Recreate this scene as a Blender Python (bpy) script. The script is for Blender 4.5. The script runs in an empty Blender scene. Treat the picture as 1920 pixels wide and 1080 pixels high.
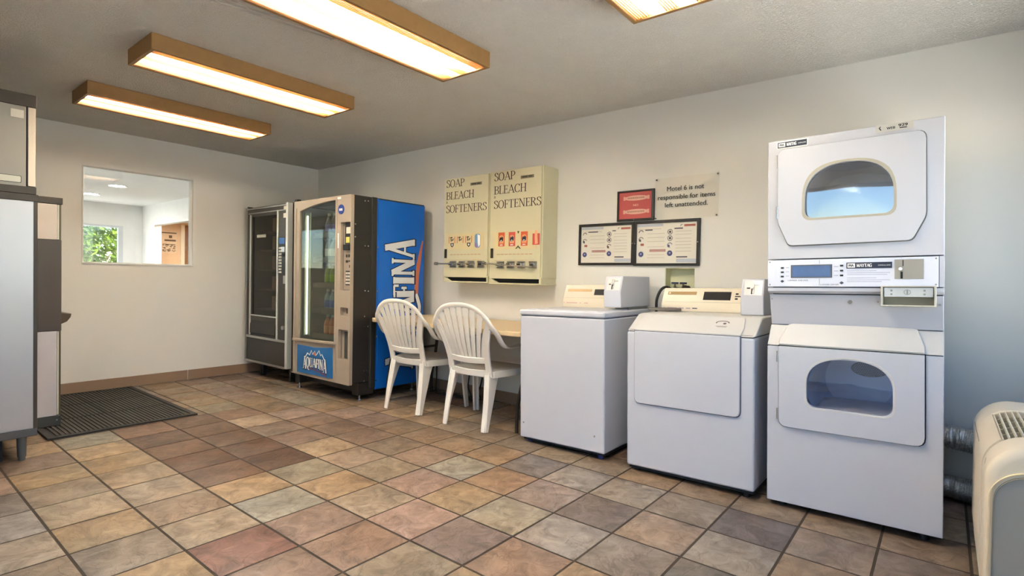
import bpy, bmesh, math, random
from mathutils import Vector, Matrix
from mathutils.geometry import tessellate_polygon
random.seed(7)
C = bpy.context.scene
COL = C.collection
rad = math.radians
# ------------------------------------------------------------------ camera, sky, sun, exposure
H = 2.375                      # ceiling height; room: X 0..6.55, Y -4.035..0
XW, YW = 6.55, -4.035
cd = bpy.data.cameras.new('camera'); cam = bpy.data.objects.new('camera', cd); COL.objects.link(cam)
cd.sensor_width = 36; cd.sensor_fit = 'HORIZONTAL'; cd.lens = 1012.16/1920*36; cd.clip_start = .02; cd.clip_end = 300
_y, _p, _r = rad(38.7294), rad(-1.06532), rad(1.06173)
_f = Vector((-math.sin(_y), math.cos(_y), 0)); _rt = Vector((math.cos(_y), math.sin(_y), 0)); _up = Vector((0, 0, 1))
_f2 = _f*math.cos(_p)+_up*math.sin(_p); _u2 = _up*math.cos(_p)-_f*math.sin(_p)
_r3 = _rt*math.cos(_r)+_u2*math.sin(_r); _u3 = _u2*math.cos(_r)-_rt*math.sin(_r)
mw = Matrix.Identity(4)
for i in range(3):
    mw[i][0] = _r3[i]; mw[i][1] = _u3[i]; mw[i][2] = -_f2[i]
mw.translation = (6.007, -3.669, 1.099)
cam.matrix_world = mw
C.camera = cam
C.view_settings.view_transform = 'Standard'; C.view_settings.look = 'None'
C.view_settings.exposure = 0.14; C.view_settings.gamma = 1.0; C.view_settings.use_curve_mapping = False
TUBE = 92.0                    # radiance of the fluorescent tubes
SKY = 0.48
C.cycles.max_bounces = 10; C.cycles.diffuse_bounces = 5; C.cycles.glossy_bounces = 4
C.cycles.transparent_max_bounces = 12; C.cycles.transmission_bounces = 6
C.cycles.sample_clamp_indirect = 60.0; C.cycles.caustics_reflective = False; C.cycles.caustics_refractive = False
w = bpy.data.worlds.new('sky'); C.world = w; w.use_nodes = True
nt = w.node_tree; bg = nt.nodes['Background']
sk = nt.nodes.new('ShaderNodeTexSky'); sk.sky_type = 'NISHITA'; sk.sun_disc = False
sk.sun_elevation = rad(58); sk.sun_rotation = rad(250); sk.air_density = 1.0; sk.dust_density = 0.1; sk.ozone_density = 4.0
nt.links.new(sk.outputs[0], bg.inputs[0]); bg.inputs[1].default_value = SKY
sd = bpy.data.lights.new('sun', 'SUN'); sd.energy = 54.0; sd.angle = rad(1); sd.color = (1, .97, .93)
so = bpy.data.objects.new('sun', sd); COL.objects.link(so)
so.rotation_euler = Vector((.3, -.2, -.93)).to_track_quat('-Z', 'Y').to_euler()
for nm, loc, rot, sx, sy in (('daylight_portal', (4.85, YW-.13, 1.07), (rad(90), 0, 0), 2.8, 2.1), ('daylight_portal', (XW+.13, -1.61, 1.37), (0, rad(90), 0), 1.5, 2.9), ('daylight_portal', (-2.6, -4.05, 1.25), (rad(90), 0, 0), 3.2, 1.5)):
    ld = bpy.data.lights.new(nm, 'AREA'); ld.shape = 'RECTANGLE'; ld.size = sx; ld.size_y = sy; ld.cycles.is_portal = True
    lo = bpy.data.objects.new(nm, ld); COL.objects.link(lo); lo.location = loc; lo.rotation_euler = rot

# ------------------------------------------------------------------ materials
def lin(c):
    out = []
    for v in c:
        v = v/255.0
        out.append(v/12.92 if v <= .04045 else ((v+.055)/1.055)**2.4)
    return tuple(out)
MATS = {}
def mat(name, rgb, rough=.5, metal=0.0, spec=.5, var=.05, nscale=8.0, bump=0.0, bscale=60.0, emit=0.0, coat=0.0):
    if name in MATS: return MATS[name]
    m = bpy.data.materials.new(name); m.use_nodes = True; n = m.node_tree; b = n.nodes['Principled BSDF']
    col = lin(rgb)
    tc = n.nodes.new('ShaderNodeTexCoord'); nz = n.nodes.new('ShaderNodeTexNoise'); nz.inputs['Scale'].default_value = nscale
    nz.inputs['Detail'].default_value = 4
    n.links.new(tc.outputs['Object'], nz.inputs['Vector'])
    mx = n.nodes.new('ShaderNodeMix'); mx.data_type = 'RGBA'
    mx.inputs[6].default_value = tuple(v*(1-var) for v in col)+(1,); mx.inputs[7].default_value = tuple(min(1, v*(1+var)) for v in col)+(1,)
    n.links.new(nz.outputs['Fac'], mx.inputs[0]); n.links.new(mx.outputs[2], b.inputs['Base Color'])
    b.inputs['Roughness'].default_value = rough; b.inputs['Metallic'].default_value = metal; b.inputs['Specular IOR Level'].default_value = spec
    if coat: b.inputs['Coat Weight'].default_value = coat; b.inputs['Coat Roughness'].default_value = .08
    if emit:
        b.inputs['Emission Color'].default_value = col+(1,); b.inputs['Emission Strength'].default_value = emit
    if bump:
        n2 = n.nodes.new('ShaderNodeTexNoise'); n2.inputs['Scale'].default_value = bscale; n2.inputs['Detail'].default_value = 3
        n.links.new(tc.outputs['Object'], n2.inputs['Vector'])
        bp = n.nodes.new('ShaderNodeBump'); bp.inputs['Strength'].default_value = bump; bp.inputs['Distance'].default_value = .004
        n.links.new(n2.outputs['Fac'], bp.inputs['Height']); n.links.new(bp.outputs[0], b.inputs['Normal'])
    MATS[name] = m
    return m
def glass_mat(name, tint=(255, 255, 255), refl=1.0, rough=.02):
    if name in MATS: return MATS[name]
    m = bpy.data.materials.new(name); m.use_nodes = True; n = m.node_tree
    for x in list(n.nodes): n.nodes.remove(x)
    o = n.nodes.new('ShaderNodeOutputMaterial'); mx = n.nodes.new('ShaderNodeMixShader')
    t = n.nodes.new('ShaderNodeBsdfTransparent'); t.inputs[0].default_value = lin(tint)+(1,)
    g = n.nodes.new('ShaderNodeBsdfGlossy'); g.inputs['Roughness'].default_value = rough
    lw = n.nodes.new('ShaderNodeLayerWeight'); lw.inputs['Blend'].default_value = .5     # Schlick reflectance, the same from both sides of a pane
    pw = n.nodes.new('ShaderNodeMath'); pw.operation = 'POWER'; pw.inputs[1].default_value = 5; n.links.new(lw.outputs['Facing'], pw.inputs[0])
    mu = n.nodes.new('ShaderNodeMath'); mu.operation = 'MULTIPLY_ADD'; mu.inputs[1].default_value = .9; mu.inputs[2].default_value = .04*refl; mu.use_clamp = True
    n.links.new(pw.outputs[0], mu.inputs[0]); n.links.new(mu.outputs[0], mx.inputs[0])
    n.links.new(t.outputs[0], mx.inputs[1]); n.links.new(g.outputs[0], mx.inputs[2]); n.links.new(mx.outputs[0], o.inputs[0])
    MATS[name] = m
    return m
def emit_mat(name, rgb, s):
    m = bpy.data.materials.new(name); m.use_nodes = True; n = m.node_tree
    for x in list(n.nodes): n.nodes.remove(x)
    o = n.nodes.new('ShaderNodeOutputMaterial'); e = n.nodes.new('ShaderNodeEmission')
    e.inputs[0].default_value = tuple(rgb)+(1,); e.inputs[1].default_value = s
    n.links.new(e.outputs[0], o.inputs[0]); return m
WALL = mat('wall_paint', (230, 228, 222), .75, var=.025, nscale=2.5, bump=.12, bscale=45, spec=.25)
TRIMW = mat('white_trim_paint', (232, 230, 225), .5)
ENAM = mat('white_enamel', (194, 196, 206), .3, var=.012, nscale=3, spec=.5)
ENAM2 = mat('ivory_enamel', (202, 200, 198), .35, var=.015)
GAP = mat('dark_gap', (30, 30, 32), .8)
BLACK = mat('black_plastic', (22, 22, 23), .4)
BLACKM = mat('black_painted_steel', (38, 36, 33), .42, spec=.5)
CHROME = mat('chrome', (205, 205, 205), .22, 1.0)
ALU = mat('brushed_aluminium', (190, 190, 188), .35, 1.0)
OAK = mat('oak_board', (152, 114, 66), .55, var=.16, nscale=22)
RESIN = mat('white_resin', (229, 224, 216), .38, var=.015)
GREYM = mat('grey_metal', (150, 148, 142), .4, .4)
NAVY = mat('navy_print', (34, 40, 62), .5)
WHITEP = mat('white_print', (240, 240, 238), .5)
BLACKP = mat('black_print', (24, 22, 22), .6)
GREYP = mat('grey_print', (160, 158, 160), .6)
PANE = glass_mat('window_glass', (250, 252, 252))
# ceiling: sprayed popcorn texture
def ceiling_mat():
    m = mat('popcorn_ceiling', (246, 243, 236), .9, var=.03, spec=.1)
    n = m.node_tree; b = n.nodes['Principled BSDF']
    tc = n.nodes.new('ShaderNodeTexCoord'); v = n.nodes.new('ShaderNodeTexNoise'); v.inputs['Scale'].default_value = 95; v.inputs['Detail'].default_value = 4; v.inputs['Roughness'].default_value = .6
    n.links.new(tc.outputs['Object'], v.inputs['Vector'])
    r = n.nodes.new('ShaderNodeValToRGB'); r.color_ramp.elements[0].position = .42; r.color_ramp.elements[1].position = .62
    n.links.new(v.outputs['Fac'], r.inputs[0])
    bp = n.nodes.new('ShaderNodeBump'); bp.inputs['Strength'].default_value = .85; bp.inputs['Distance'].default_value = .011
    n.links.new(r.outputs[0], bp.inputs['Height']); n.links.new(bp.outputs[0], b.inputs['Normal'])
    return m
CEIL = ceiling_mat()
def tile_mat():
    m = bpy.data.materials.new('slate_look_tile'); m.use_nodes = True; n = m.node_tree; b = n.nodes['Principled BSDF']
    oi = n.nodes.new('ShaderNodeObjectInfo'); tc = n.nodes.new('ShaderNodeTexCoord')
    ad = n.nodes.new('ShaderNodeVectorMath'); ad.operation = 'MULTIPLY_ADD'; ad.inputs[1].default_value = (.3, .3, .3)
    cx = n.nodes.new('ShaderNodeCombineXYZ')
    mm = n.nodes.new('ShaderNodeMath'); mm.operation = 'MULTIPLY'; mm.inputs[1].default_value = 37.0
    n.links.new(oi.outputs['Random'], mm.inputs[0])
    for k in range(3): n.links.new(mm.outputs[0], cx.inputs[k])
    n.links.new(tc.outputs['Object'], ad.inputs[0]); n.links.new(cx.outputs[0], ad.inputs[2])
    n1 = n.nodes.new('ShaderNodeTexNoise'); n1.inputs['Scale'].default_value = 34; n1.inputs['Detail'].default_value = 7; n1.inputs['Roughness'].default_value = .66; n1.inputs['Distortion'].default_value = 1.0
    n.links.new(ad.outputs[0], n1.inputs['Vector'])
    r1 = n.nodes.new('ShaderNodeValToRGB'); r1.color_ramp.elements[0].position = .33; r1.color_ramp.elements[0].color = (.60, .57, .54, 1); r1.color_ramp.elements[1].position = .66; r1.color_ramp.elements[1].color = (1.42, 1.41, 1.40, 1)
    n.links.new(n1.outputs['Fac'], r1.inputs[0])
    # a second stone tint in patches
    n3 = n.nodes.new('ShaderNodeTexNoise'); n3.inputs['Scale'].default_value = 4; n3.inputs['Detail'].default_value = 3
    n.links.new(ad.outputs[0], n3.inputs['Vector'])
    r3 = n.nodes.new('ShaderNodeValToRGB'); r3.color_ramp.elements[0].position = .35; r3.color_ramp.elements[0].color = (1.06, .98, .88, 1); r3.color_ramp.elements[1].position = .65; r3.color_ramp.elements[1].color = (.95, 1.0, 1.06, 1)
    n.links.new(n3.outputs['Fac'], r3.inputs[0])
    m1 = n.nodes.new('ShaderNodeMix'); m1.data_type = 'RGBA'; m1.blend_type = 'MULTIPLY'; m1.inputs[0].default_value = 1
    n.links.new(oi.outputs['Color'], m1.inputs[6]); n.links.new(r1.outputs[0], m1.inputs[7])
    m2 = n.nodes.new('ShaderNodeMix'); m2.data_type = 'RGBA'; m2.blend_type = 'MULTIPLY'; m2.inputs[0].default_value = 1
    n.links.new(m1.outputs[2], m2.inputs[6]); n.links.new(r3.outputs[0], m2.inputs[7])
    # thin dark slate clefts
    v = n.nodes.new('ShaderNodeTexNoise'); v.inputs['Scale'].default_value = 13; v.inputs['Detail'].default_value = 5; v.inputs['Distortion'].default_value = 1.6
    n.links.new(ad.outputs[0], v.inputs['Vector'])
    r4 = n.nodes.new('ShaderNodeValToRGB'); e = r4.color_ramp.elements; e[0].position = .485; e[0].color = (1, 1, 1, 1); e[1].position = .515; e[1].color = (1, 1, 1, 1); x = e.new(.5); x.color = (.55, .5, .45, 1)
    n.links.new(v.outputs['Fac'], r4.inputs[0])
    m3 = n.nodes.new('ShaderNodeMix'); m3.data_type = 'RGBA'; m3.blend_type = 'MULTIPLY'; m3.inputs[0].default_value = .4
    n.links.new(m2.outputs[2], m3.inputs[6]); n.links.new(r4.outputs[0], m3.inputs[7])
    n.links.new(m3.outputs[2], b.inputs['Base Color'])
    bp = n.nodes.new('ShaderNodeBump'); bp.inputs['Strength'].default_value = .6; bp.inputs['Distance'].default_value = .012
    n.links.new(n1.outputs['Fac'], bp.inputs['Height'])
    bp2 = n.nodes.new('ShaderNodeBump'); bp2.inputs['Strength'].default_value = .35; bp2.inputs['Distance'].default_value = .006
    n.links.new(r4.outputs[0], bp2.inputs['Height']); n.links.new(bp.outputs[0], bp2.inputs['Normal']); n.links.new(bp2.outputs[0], b.inputs['Normal'])
    b.inputs['Roughness'].default_value = .42; b.inputs['Specular IOR Level'].default_value = .45
    return m
TILE = tile_mat()

# ------------------------------------------------------------------ mesh helpers
class MB:
    def __init__(s): s.bm = bmesh.new()
    def box(s, x0, x1, y0, y1, z0, z1, M=None):
        v = [s.bm.verts.new((x, y, z)) for x in (x0, x1) for y in (y0, y1) for z in (z0, z1)]
        for f in ((0, 1, 3, 2), (4, 6, 7, 5), (0, 4, 5, 1), (2, 3, 7, 6), (0, 2, 6, 4), (1, 5, 7, 3)):
            s.bm.faces.new([v[i] for i in f])
        if M is not None:
            for q in v: q.co = M @ q.co
        return v
    def prism(s, plane, pts, a, b, holes=(), M=None):
        """extrude a 2D polygon (with holes); plane 'xz' along y, 'yz' along x, 'xy' along z"""
        def P(p, d):
            return {'xz': (p[0], d, p[1]), 'yz': (d, p[0], p[1]), 'xy': (p[0], p[1], d)}[plane]
        loops = [list(pts)]+[list(h) for h in holes]; allv = []
        va = []; vb = []
        for L in loops:
            for p in L:
                va.append(s.bm.verts.new(P(p, a))); vb.append(s.bm.verts.new(P(p, b)))
        if len(loops) == 1:
            s.bm.faces.new(va); s.bm.faces.new(vb[::-1])
        else:
            for t in tessellate_polygon([[Vector((p[0], p[1], 0)) for p in L] for L in loops]):
                try:
                    s.bm.faces.new([va[i] for i in t]); s.bm.faces.new([vb[i] for i in t][::-1])
                except ValueError: pass
        k = 0
        for L in loops:
            n = len(L)
            for i in range(n):
                j = (i+1) % n
                s.bm.faces.new((va[k+i], vb[k+i], vb[k+j], va[k+j]))
            k += n
        if M is not None:
            for q in va+vb: q.co = M @ q.co
        return va, vb
    def cyl(s, p0, p1, r0, r1=None, n=16, caps=True):
        r1 = r0 if r1 is None else r1
        p0 = Vector(p0); p1 = Vector(p1); d = (p1-p0).normalized(); a = d.orthogonal().normalized(); b = d.cross(a)
        A = []; B = []
        for i in range(n):
            t = 2*math.pi*i/n; o = a*math.cos(t)+b*math.sin(t)
            A.append(s.bm.verts.new(p0+o*r0)); B.append(s.bm.verts.new(p1+o*r1))
        for i in range(n): s.bm.faces.new((A[i], A[(i+1) % n], B[(i+1) % n], B[i]))
        if caps: s.bm.faces.new(A[::-1]); s.bm.faces.new(B)
    def tube(s, path, r, n=8, caps=True):
        path = [Vector(p) for p in path]; rings = []; a = None
        for i, p in enumerate(path):
            d = (path[min(i+1, len(path)-1)]-path[max(i-1, 0)]).normalized()
            if a is None: a = d.orthogonal().normalized()
            else: a = (a-d*a.dot(d)).normalized()
            b = d.cross(a); rr = r[i] if isinstance(r, (list, tuple)) else r
            rings.append([s.bm.verts.new(p+(a*math.cos(2*math.pi*k/n)+b*math.sin(2*math.pi*k/n))*rr) for k in range(n)])
        for i in range(len(rings)-1):
            for k in range(n): s.bm.faces.new((rings[i][k], rings[i][(k+1) % n], rings[i+1][(k+1) % n], rings[i+1][k]))
        if caps: s.bm.faces.new(rings[0][::-1]); s.bm.faces.new(rings[-1])
    def sweep(s, path, W, T, side, rnd=False):
        """rectangular (or rounded) section swept along path; W along side(i), T perpendicular"""
        path = [Vector(p) for p in path]; rings = []; N = len(path)
        for i, p in enumerate(path):
            d = (path[min(i+1, N-1)]-path[max(i-1, 0)]).normalized()
            sd_ = Vector(side(i) if callable(side) else side); sd_ = (sd_-d*sd_.dot(d)).normalized(); nn = d.cross(sd_)
            w_ = (W[i] if isinstance(W, (list, tuple)) else W)/2; t_ = (T[i] if isinstance(T, (list, tuple)) else T)/2
            if rnd: pr = [(math.cos(2*math.pi*k/10)*w_, math.sin(2*math.pi*k/10)*t_) for k in range(10)]
            else: pr = [(-w_, -t_), (w_, -t_), (w_, t_), (-w_, t_)]
            rings.append([s.bm.verts.new(p+sd_*u+nn*v) for u, v in pr])
        m = len(rings[0])
        for i in range(N-1):
            for k in range(m): s.bm.faces.new((rings[i][k], rings[i][(k+1) % m], rings[i+1][(k+1) % m], rings[i+1][k]))
        s.bm.faces.new(rings[0][::-1]); s.bm.faces.new(rings[-1])
    def lathe(s, prof, c=(0, 0, 0), n=20, axis='z', caps=True):
        rings = []
        for r, z in prof:
            rg = []
            for k in range(n):
                t = 2*math.pi*k/n; x, y = r*math.cos(t), r*math.sin(t)
                q = (c[0]+x, c[1]+y, c[2]+z) if axis == 'z' else (c[0]+x, c[1]+z, c[2]+y)
                rg.append(s.bm.verts.new(q))
            rings.append(rg)
        for i in range(len(rings)-1):
            for k in range(n): s.bm.faces.new((rings[i][k], rings[i][(k+1) % n], rings[i+1][(k+1) % n], rings[i+1][k]))
        if caps and prof[0][0] > 1e-5: s.bm.faces.new(rings[0][::-1])
        if caps and prof[-1][0] > 1e-5: s.bm.faces.new(rings[-1])
    def flat(s, pts, O, u, v, sc=1.0):
        """one flat face from 2D points, placed at O with axes u, v"""
        O = Vector(O); u = Vector(u); v = Vector(v)
        try: s.bm.faces.new([s.bm.verts.new(O+u*(p[0]*sc)+v*(p[1]*sc)) for p in pts])
        except ValueError: pass
    def quad(s, a, b, c, d): s.bm.faces.new([s.bm.verts.new(p) for p in (a, b, c, d)])
    def mesh(s, name, smooth=True, ang=38, recalc=True, merge=False):
        if merge: bmesh.ops.remove_doubles(s.bm, verts=s.bm.verts, dist=1e-5)
        if recalc: bmesh.ops.recalc_face_normals(s.bm, faces=s.bm.faces)
        me = bpy.data.meshes.new(name); s.bm.to_mesh(me); s.bm.free()
        if smooth:
            me.polygons.foreach_set('use_smooth', [True]*len(me.polygons)); me.set_sharp_from_angle(angle=rad(ang))
        return me
    def obj(s, name, m, parent=None, bevel=0, seg=2, smooth=True, ang=38, label=None, recalc=True, merge=False):
        me = s.mesh(name, smooth, ang, recalc, merge)
        me.materials.append(m)
        o = bpy.data.objects.new(name, me); COL.objects.link(o)
        if parent is not None: o.parent = parent
        if bevel:
            b = o.modifiers.new('bevel', 'BEVEL'); b.width = bevel; b.segments = seg; b.limit_method = 'ANGLE'; b.angle_limit = rad(40); b.harden_normals = True
        if label: o['label'] = label
        return o
def thing(name, label, cat, loc=(0, 0, 0), rot=(0, 0, 0), group=None):
    o = bpy.data.objects.new(name, None); COL.objects.link(o); o.location = loc; o.rotation_euler = rot; o.empty_display_size = .1
    o['label'] = label; o['category'] = cat
    if group: o['group'] = group
    return o
def tag(o, label, cat, group=None):
    o['label'] = label; o['category'] = cat
    if group: o['group'] = group
    return o
def struct(o): o['kind'] = 'structure'; return o
def stuff(o): o['kind'] = 'stuff'; return o
def rrect(x0, x1, y0, y1, r, n=5):
    r = r if isinstance(r, (list, tuple)) else (r,)*4      # bl, br, tr, tl
    out = []
    for (cx, cy, a0, rr) in ((x0+r[0], y0+r[0], 180, r[0]), (x1-r[1], y0+r[1], 270, r[1]), (x1-r[2], y1-r[2], 0, r[2]), (x0+r[3], y1-r[3], 90, r[3])):
        if rr <= 1e-6: out.append((cx, cy)); continue
        for k in range(n+1):
            t = rad(a0+90*k/n); out.append((cx+rr*math.cos(t), cy+rr*math.sin(t)))
    return out
def ell(cx, cy, a, b, n=24): return [(cx+a*math.cos(2*math.pi*k/n), cy+b*math.sin(2*math.pi*k/n)) for k in range(n)]
def catmull(pts, n=8, closed=False):
    P = [Vector(p) for p in pts]; out = []; N = len(P)
    for i in range(N if closed else N-1):
        if closed: a, b, c, d = P[(i-1) % N], P[i], P[(i+1) % N], P[(i+2) % N]
        else: a, b, c, d = P[max(i-1, 0)], P[i], P[i+1], P[min(i+2, N-1)]
        for k in range(n):
            t = k/n
            out.append(.5*((2*b)+(c-a)*t+(2*a-5*b+4*c-d)*t*t+(3*b-a-3*c+d)*t**3))
    if not closed: out.append(P[-1])
    return out
def roundpoly(pts, r, n=4):
    """polygon with rounded corners; r one radius or one per corner"""
    out = []; N = len(pts)
    for i in range(N):
        a, b, c = Vector(pts[i-1]), Vector(pts[i]), Vector(pts[(i+1) % N]); rr = r[i] if isinstance(r, (list, tuple)) else r
        if rr <= 0: out.append(tuple(b)); continue
        u = (a-b); v = (c-b); d = min(rr, u.length*.45, v.length*.45); p = b+u.normalized()*d; q = b+v.normalized()*d
        for k in range(n+1):
            t = k/n; out.append(tuple(p*(1-t)**2+b*2*t*(1-t)+q*t*t))
    return out
# ---- lettering: sans from the built-in font, serif drawn with a broad nib
_fc = {}
def font2d(txt):
    if txt not in _fc:
        cu = bpy.data.curves.new('t', 'FONT'); cu.body = txt; cu.resolution_u = 3
        o = bpy.data.objects.new('t', cu); COL.objects.link(o)
        dg = bpy.context.evaluated_depsgraph_get(); me = bpy.data.meshes.new_from_object(o.evaluated_get(dg))
        vs = [(v.co.x, v.co.y) for v in me.vertices]; fs = [tuple(p.vertices) for p in me.polygons]
        bpy.data.objects.remove(o); bpy.data.curves.remove(cu); bpy.data.meshes.remove(me)
        _fc[txt] = (vs, fs)
    return _fc[txt]
def put_text(mb, txt, O, u, v, h, width=None, align='L', slant=0.0, bold=0.0):
    """sans text: cap height h, optional total width; O = baseline start (or centre)"""
    vs, fs = font2d(txt)
    x0 = min(p[0] for p in vs); x1 = max(p[0] for p in vs); sy = h/.73; sx = sy if width is None else width/(x1-x0)
    off = {'L': 0, 'C': -(x1-x0)*sx/2, 'R': -(x1-x0)*sx}[align]
    O = Vector(O); u = Vector(u); v = Vector(v)
    for d in ((0,) if not bold else (-bold, bold)):
        vv = [mb.bm.verts.new(O+u*((p[0]-x0)*sx+off+d+slant*p[1]*sy)+v*(p[1]*sy)+u.cross(v)*(.00006 if d > 0 else 0)) for p in vs]
        for f in fs:
            try: mb.bm.faces.new([vv[i] for i in f])
            except ValueError: pass
GL = {
 'A': (.78, [('l', [(.06, 0), (.40, 1)], .5), ('l', [(.38, 1), (.72, 0)], 1), ('l', [(.16, .34), (.6, .34)], 1)], [(.06, 0, .24), (.70, 0, .28)]),
 'B': (.66, [('l', [(.14, 0), (.14, 1)], 1), ('c', [(.14, .97), (.36, .96), (.52, .88), (.55, .75), (.50, .6), (.34, .53), (.14, .52)], 1), ('c', [(.14, .52), (.38, .51), (.56, .42), (.6, .27), (.54, .1), (.36, .03), (.14, .03)], 1)], [(.1, 0, .2), (.1, 1, .2)]),
 'C': (.72, [('c', [(.64, .78), (.56, .93), (.38, .98), (.2, .9), (.09, .7), (.07, .5), (.1, .28), (.2, .1), (.38, .02), (.56, .07), (.66, .22)], 1), ('l', [(.645, .98), (.645, .72)], .45)], []),
 'E': (.6, [('l', [(.14, 0), (.14, 1)], 1), ('l', [(.1, .97), (.54, .97)], 1), ('l', [(.14, .52), (.44, .52)], 1), ('l', [(.1, .03), (.56, .03)], 1), ('l', [(.53, .99), (.53, .78)], .4), ('l', [(.44, .64), (.44, .4)], .4), ('l', [(.56, .01), (.56, .23)], .4)], [(.1, 0, .2), (.1, 1, .2)]),
 'F': (.58, [('l', [(.14, 0), (.14, 1)], 1), ('l', [(.1, .97), (.53, .97)], 1), ('l', [(.14, .5), (.42, .5)], 1), ('l', [(.52, .99), (.52, .76)], .4), ('l', [(.42, .63), (.42, .37)], .4)], [(.14, 0, .3), (.1, 1, .2)]),
 'G': (.78, [('c', [(.64, .78), (.56, .93), (.38, .98), (.2, .9), (.09, .7), (.07, .5), (.1, .28), (.2, .1), (.38, .02), (.54, .05), (.64, .12)], 1), ('l', [(.645, .98), (.645, .72)], .45), ('l', [(.64, .06), (.64, .42)], 1)], [(.62, .42, .28)]),
 'H': (.8, [('l', [(.14, 0), (.14, 1)], 1), ('l', [(.64, 0), (.64, 1)], 1), ('l', [(.14, .51), (.64, .51)], 1)], [(.14, 0, .28), (.14, 1, .28), (.64, 0, .28), (.64, 1, .28)]),
 'I': (.34, [('l', [(.16, 0), (.16, 1)], 1)], [(.16, 0, .3), (.16, 1, .3)]),
 'L': (.58, [('l', [(.14, 0), (.14, 1)], 1), ('l', [(.1, .03), (.54, .03)], 1), ('l', [(.54, .01), (.54, .26)], .4)], [(.14, 1, .3), (.1, 0, .2)]),
 'M': (.96, [('l', [(.12, 0), (.14, 1)], .5), ('l', [(.14, 1), (.46, .08)], 1), ('l', [(.46, .08), (.78, 1)], .5), ('l', [(.78, 0), (.78, 1)], 1)], [(.12, 0, .24), (.12, 1, .2), (.78, 0, .28), (.8, 1, .2)]),
 'N': (.84, [('l', [(.14, 0), (.14, 1)], .5), ('l', [(.14, 1), (.68, 0)], 1), ('l', [(.68, 0), (.68, 1)], .5)], [(.14, 0, .24), (.1, 1, .2), (.68, 1, .24)]),
 'O': (.8, [('c', [(.39, .99), (.2, .9), (.08, .68), (.07, .5), (.08, .32), (.2, .1), (.39, .01), (.58, .1), (.7, .32), (.71, .5), (.7, .68), (.58, .9), (.39, .99)], 1)], []),
 'P': (.62, [('l', [(.14, 0), (.14, 1)], 1), ('c', [(.14, .97), (.38, .96), (.53, .86), (.56, .71), (.51, .54), (.36, .46), (.14, .46)], 1)], [(.14, 0, .3), (.1, 1, .2)]),
 'Q': (.84, [('c', [(.39, .99), (.2, .9), (.08, .68), (.07, .5), (.08, .32), (.2, .1), (.39, .01), (.58, .1), (.7, .32), (.71, .5), (.7, .68), (.58, .9), (.39, .99)], 1), ('c', [(.38, .04), (.5, -.12), (.66, -.22), (.86, -.2)], 1)], []),
 'R': (.72, [('l', [(.14, 0), (.14, 1)], 1), ('c', [(.14, .97), (.36, .96), (.51, .88), (.54, .75), (.49, .6), (.34, .53), (.14, .52)], 1), ('l', [(.34, .52), (.66, .01)], 1)], [(.14, 0, .28), (.1, 1, .2), (.66, 0, .16)]),
 'S': (.58, [('c', [(.49, .78), (.44, .92), (.3, .98), (.15, .92), (.1, .78), (.16, .64), (.3, .55), (.44, .45), (.52, .3), (.48, .11), (.3, .02), (.13, .07), (.07, .22)], 1), ('l', [(.49, .97), (.49, .74)], .4), ('l', [(.075, .02), (.075, .27)], .4)], []),
 'T': (.68, [('l', [(.33, 0), (.33, 1)], 1), ('l', [(.04, .97), (.62, .97)], 1), ('l', [(.05, .99), (.05, .76)], .4), ('l', [(.61, .99), (.61, .76)], .4)], [(.33, 0, .3)]),
 'U': (.8, [('l', [(.14, .3), (.14, 1)], 1), ('c', [(.14, .32), (.17, .12), (.36, .02), (.56, .1), (.62, .3)], .8), ('l', [(.62, .28), (.62, 1)], .5)], [(.14, 1, .28), (.62, 1, .24)]),
 'Y': (.72, [('l', [(.06, 1), (.34, .48)], 1), ('l', [(.34, .48), (.62, 1)], .5), ('l', [(.34, 0), (.34, .5)], 1)], [(.06, 1, .26), (.62, 1, .22), (.34, 0, .28)]),
}
def serif_width(txt, cond=1.0, gap=.02): return sum((GL[c][0] if c in GL else .35)*cond+gap for c in txt)
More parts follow.
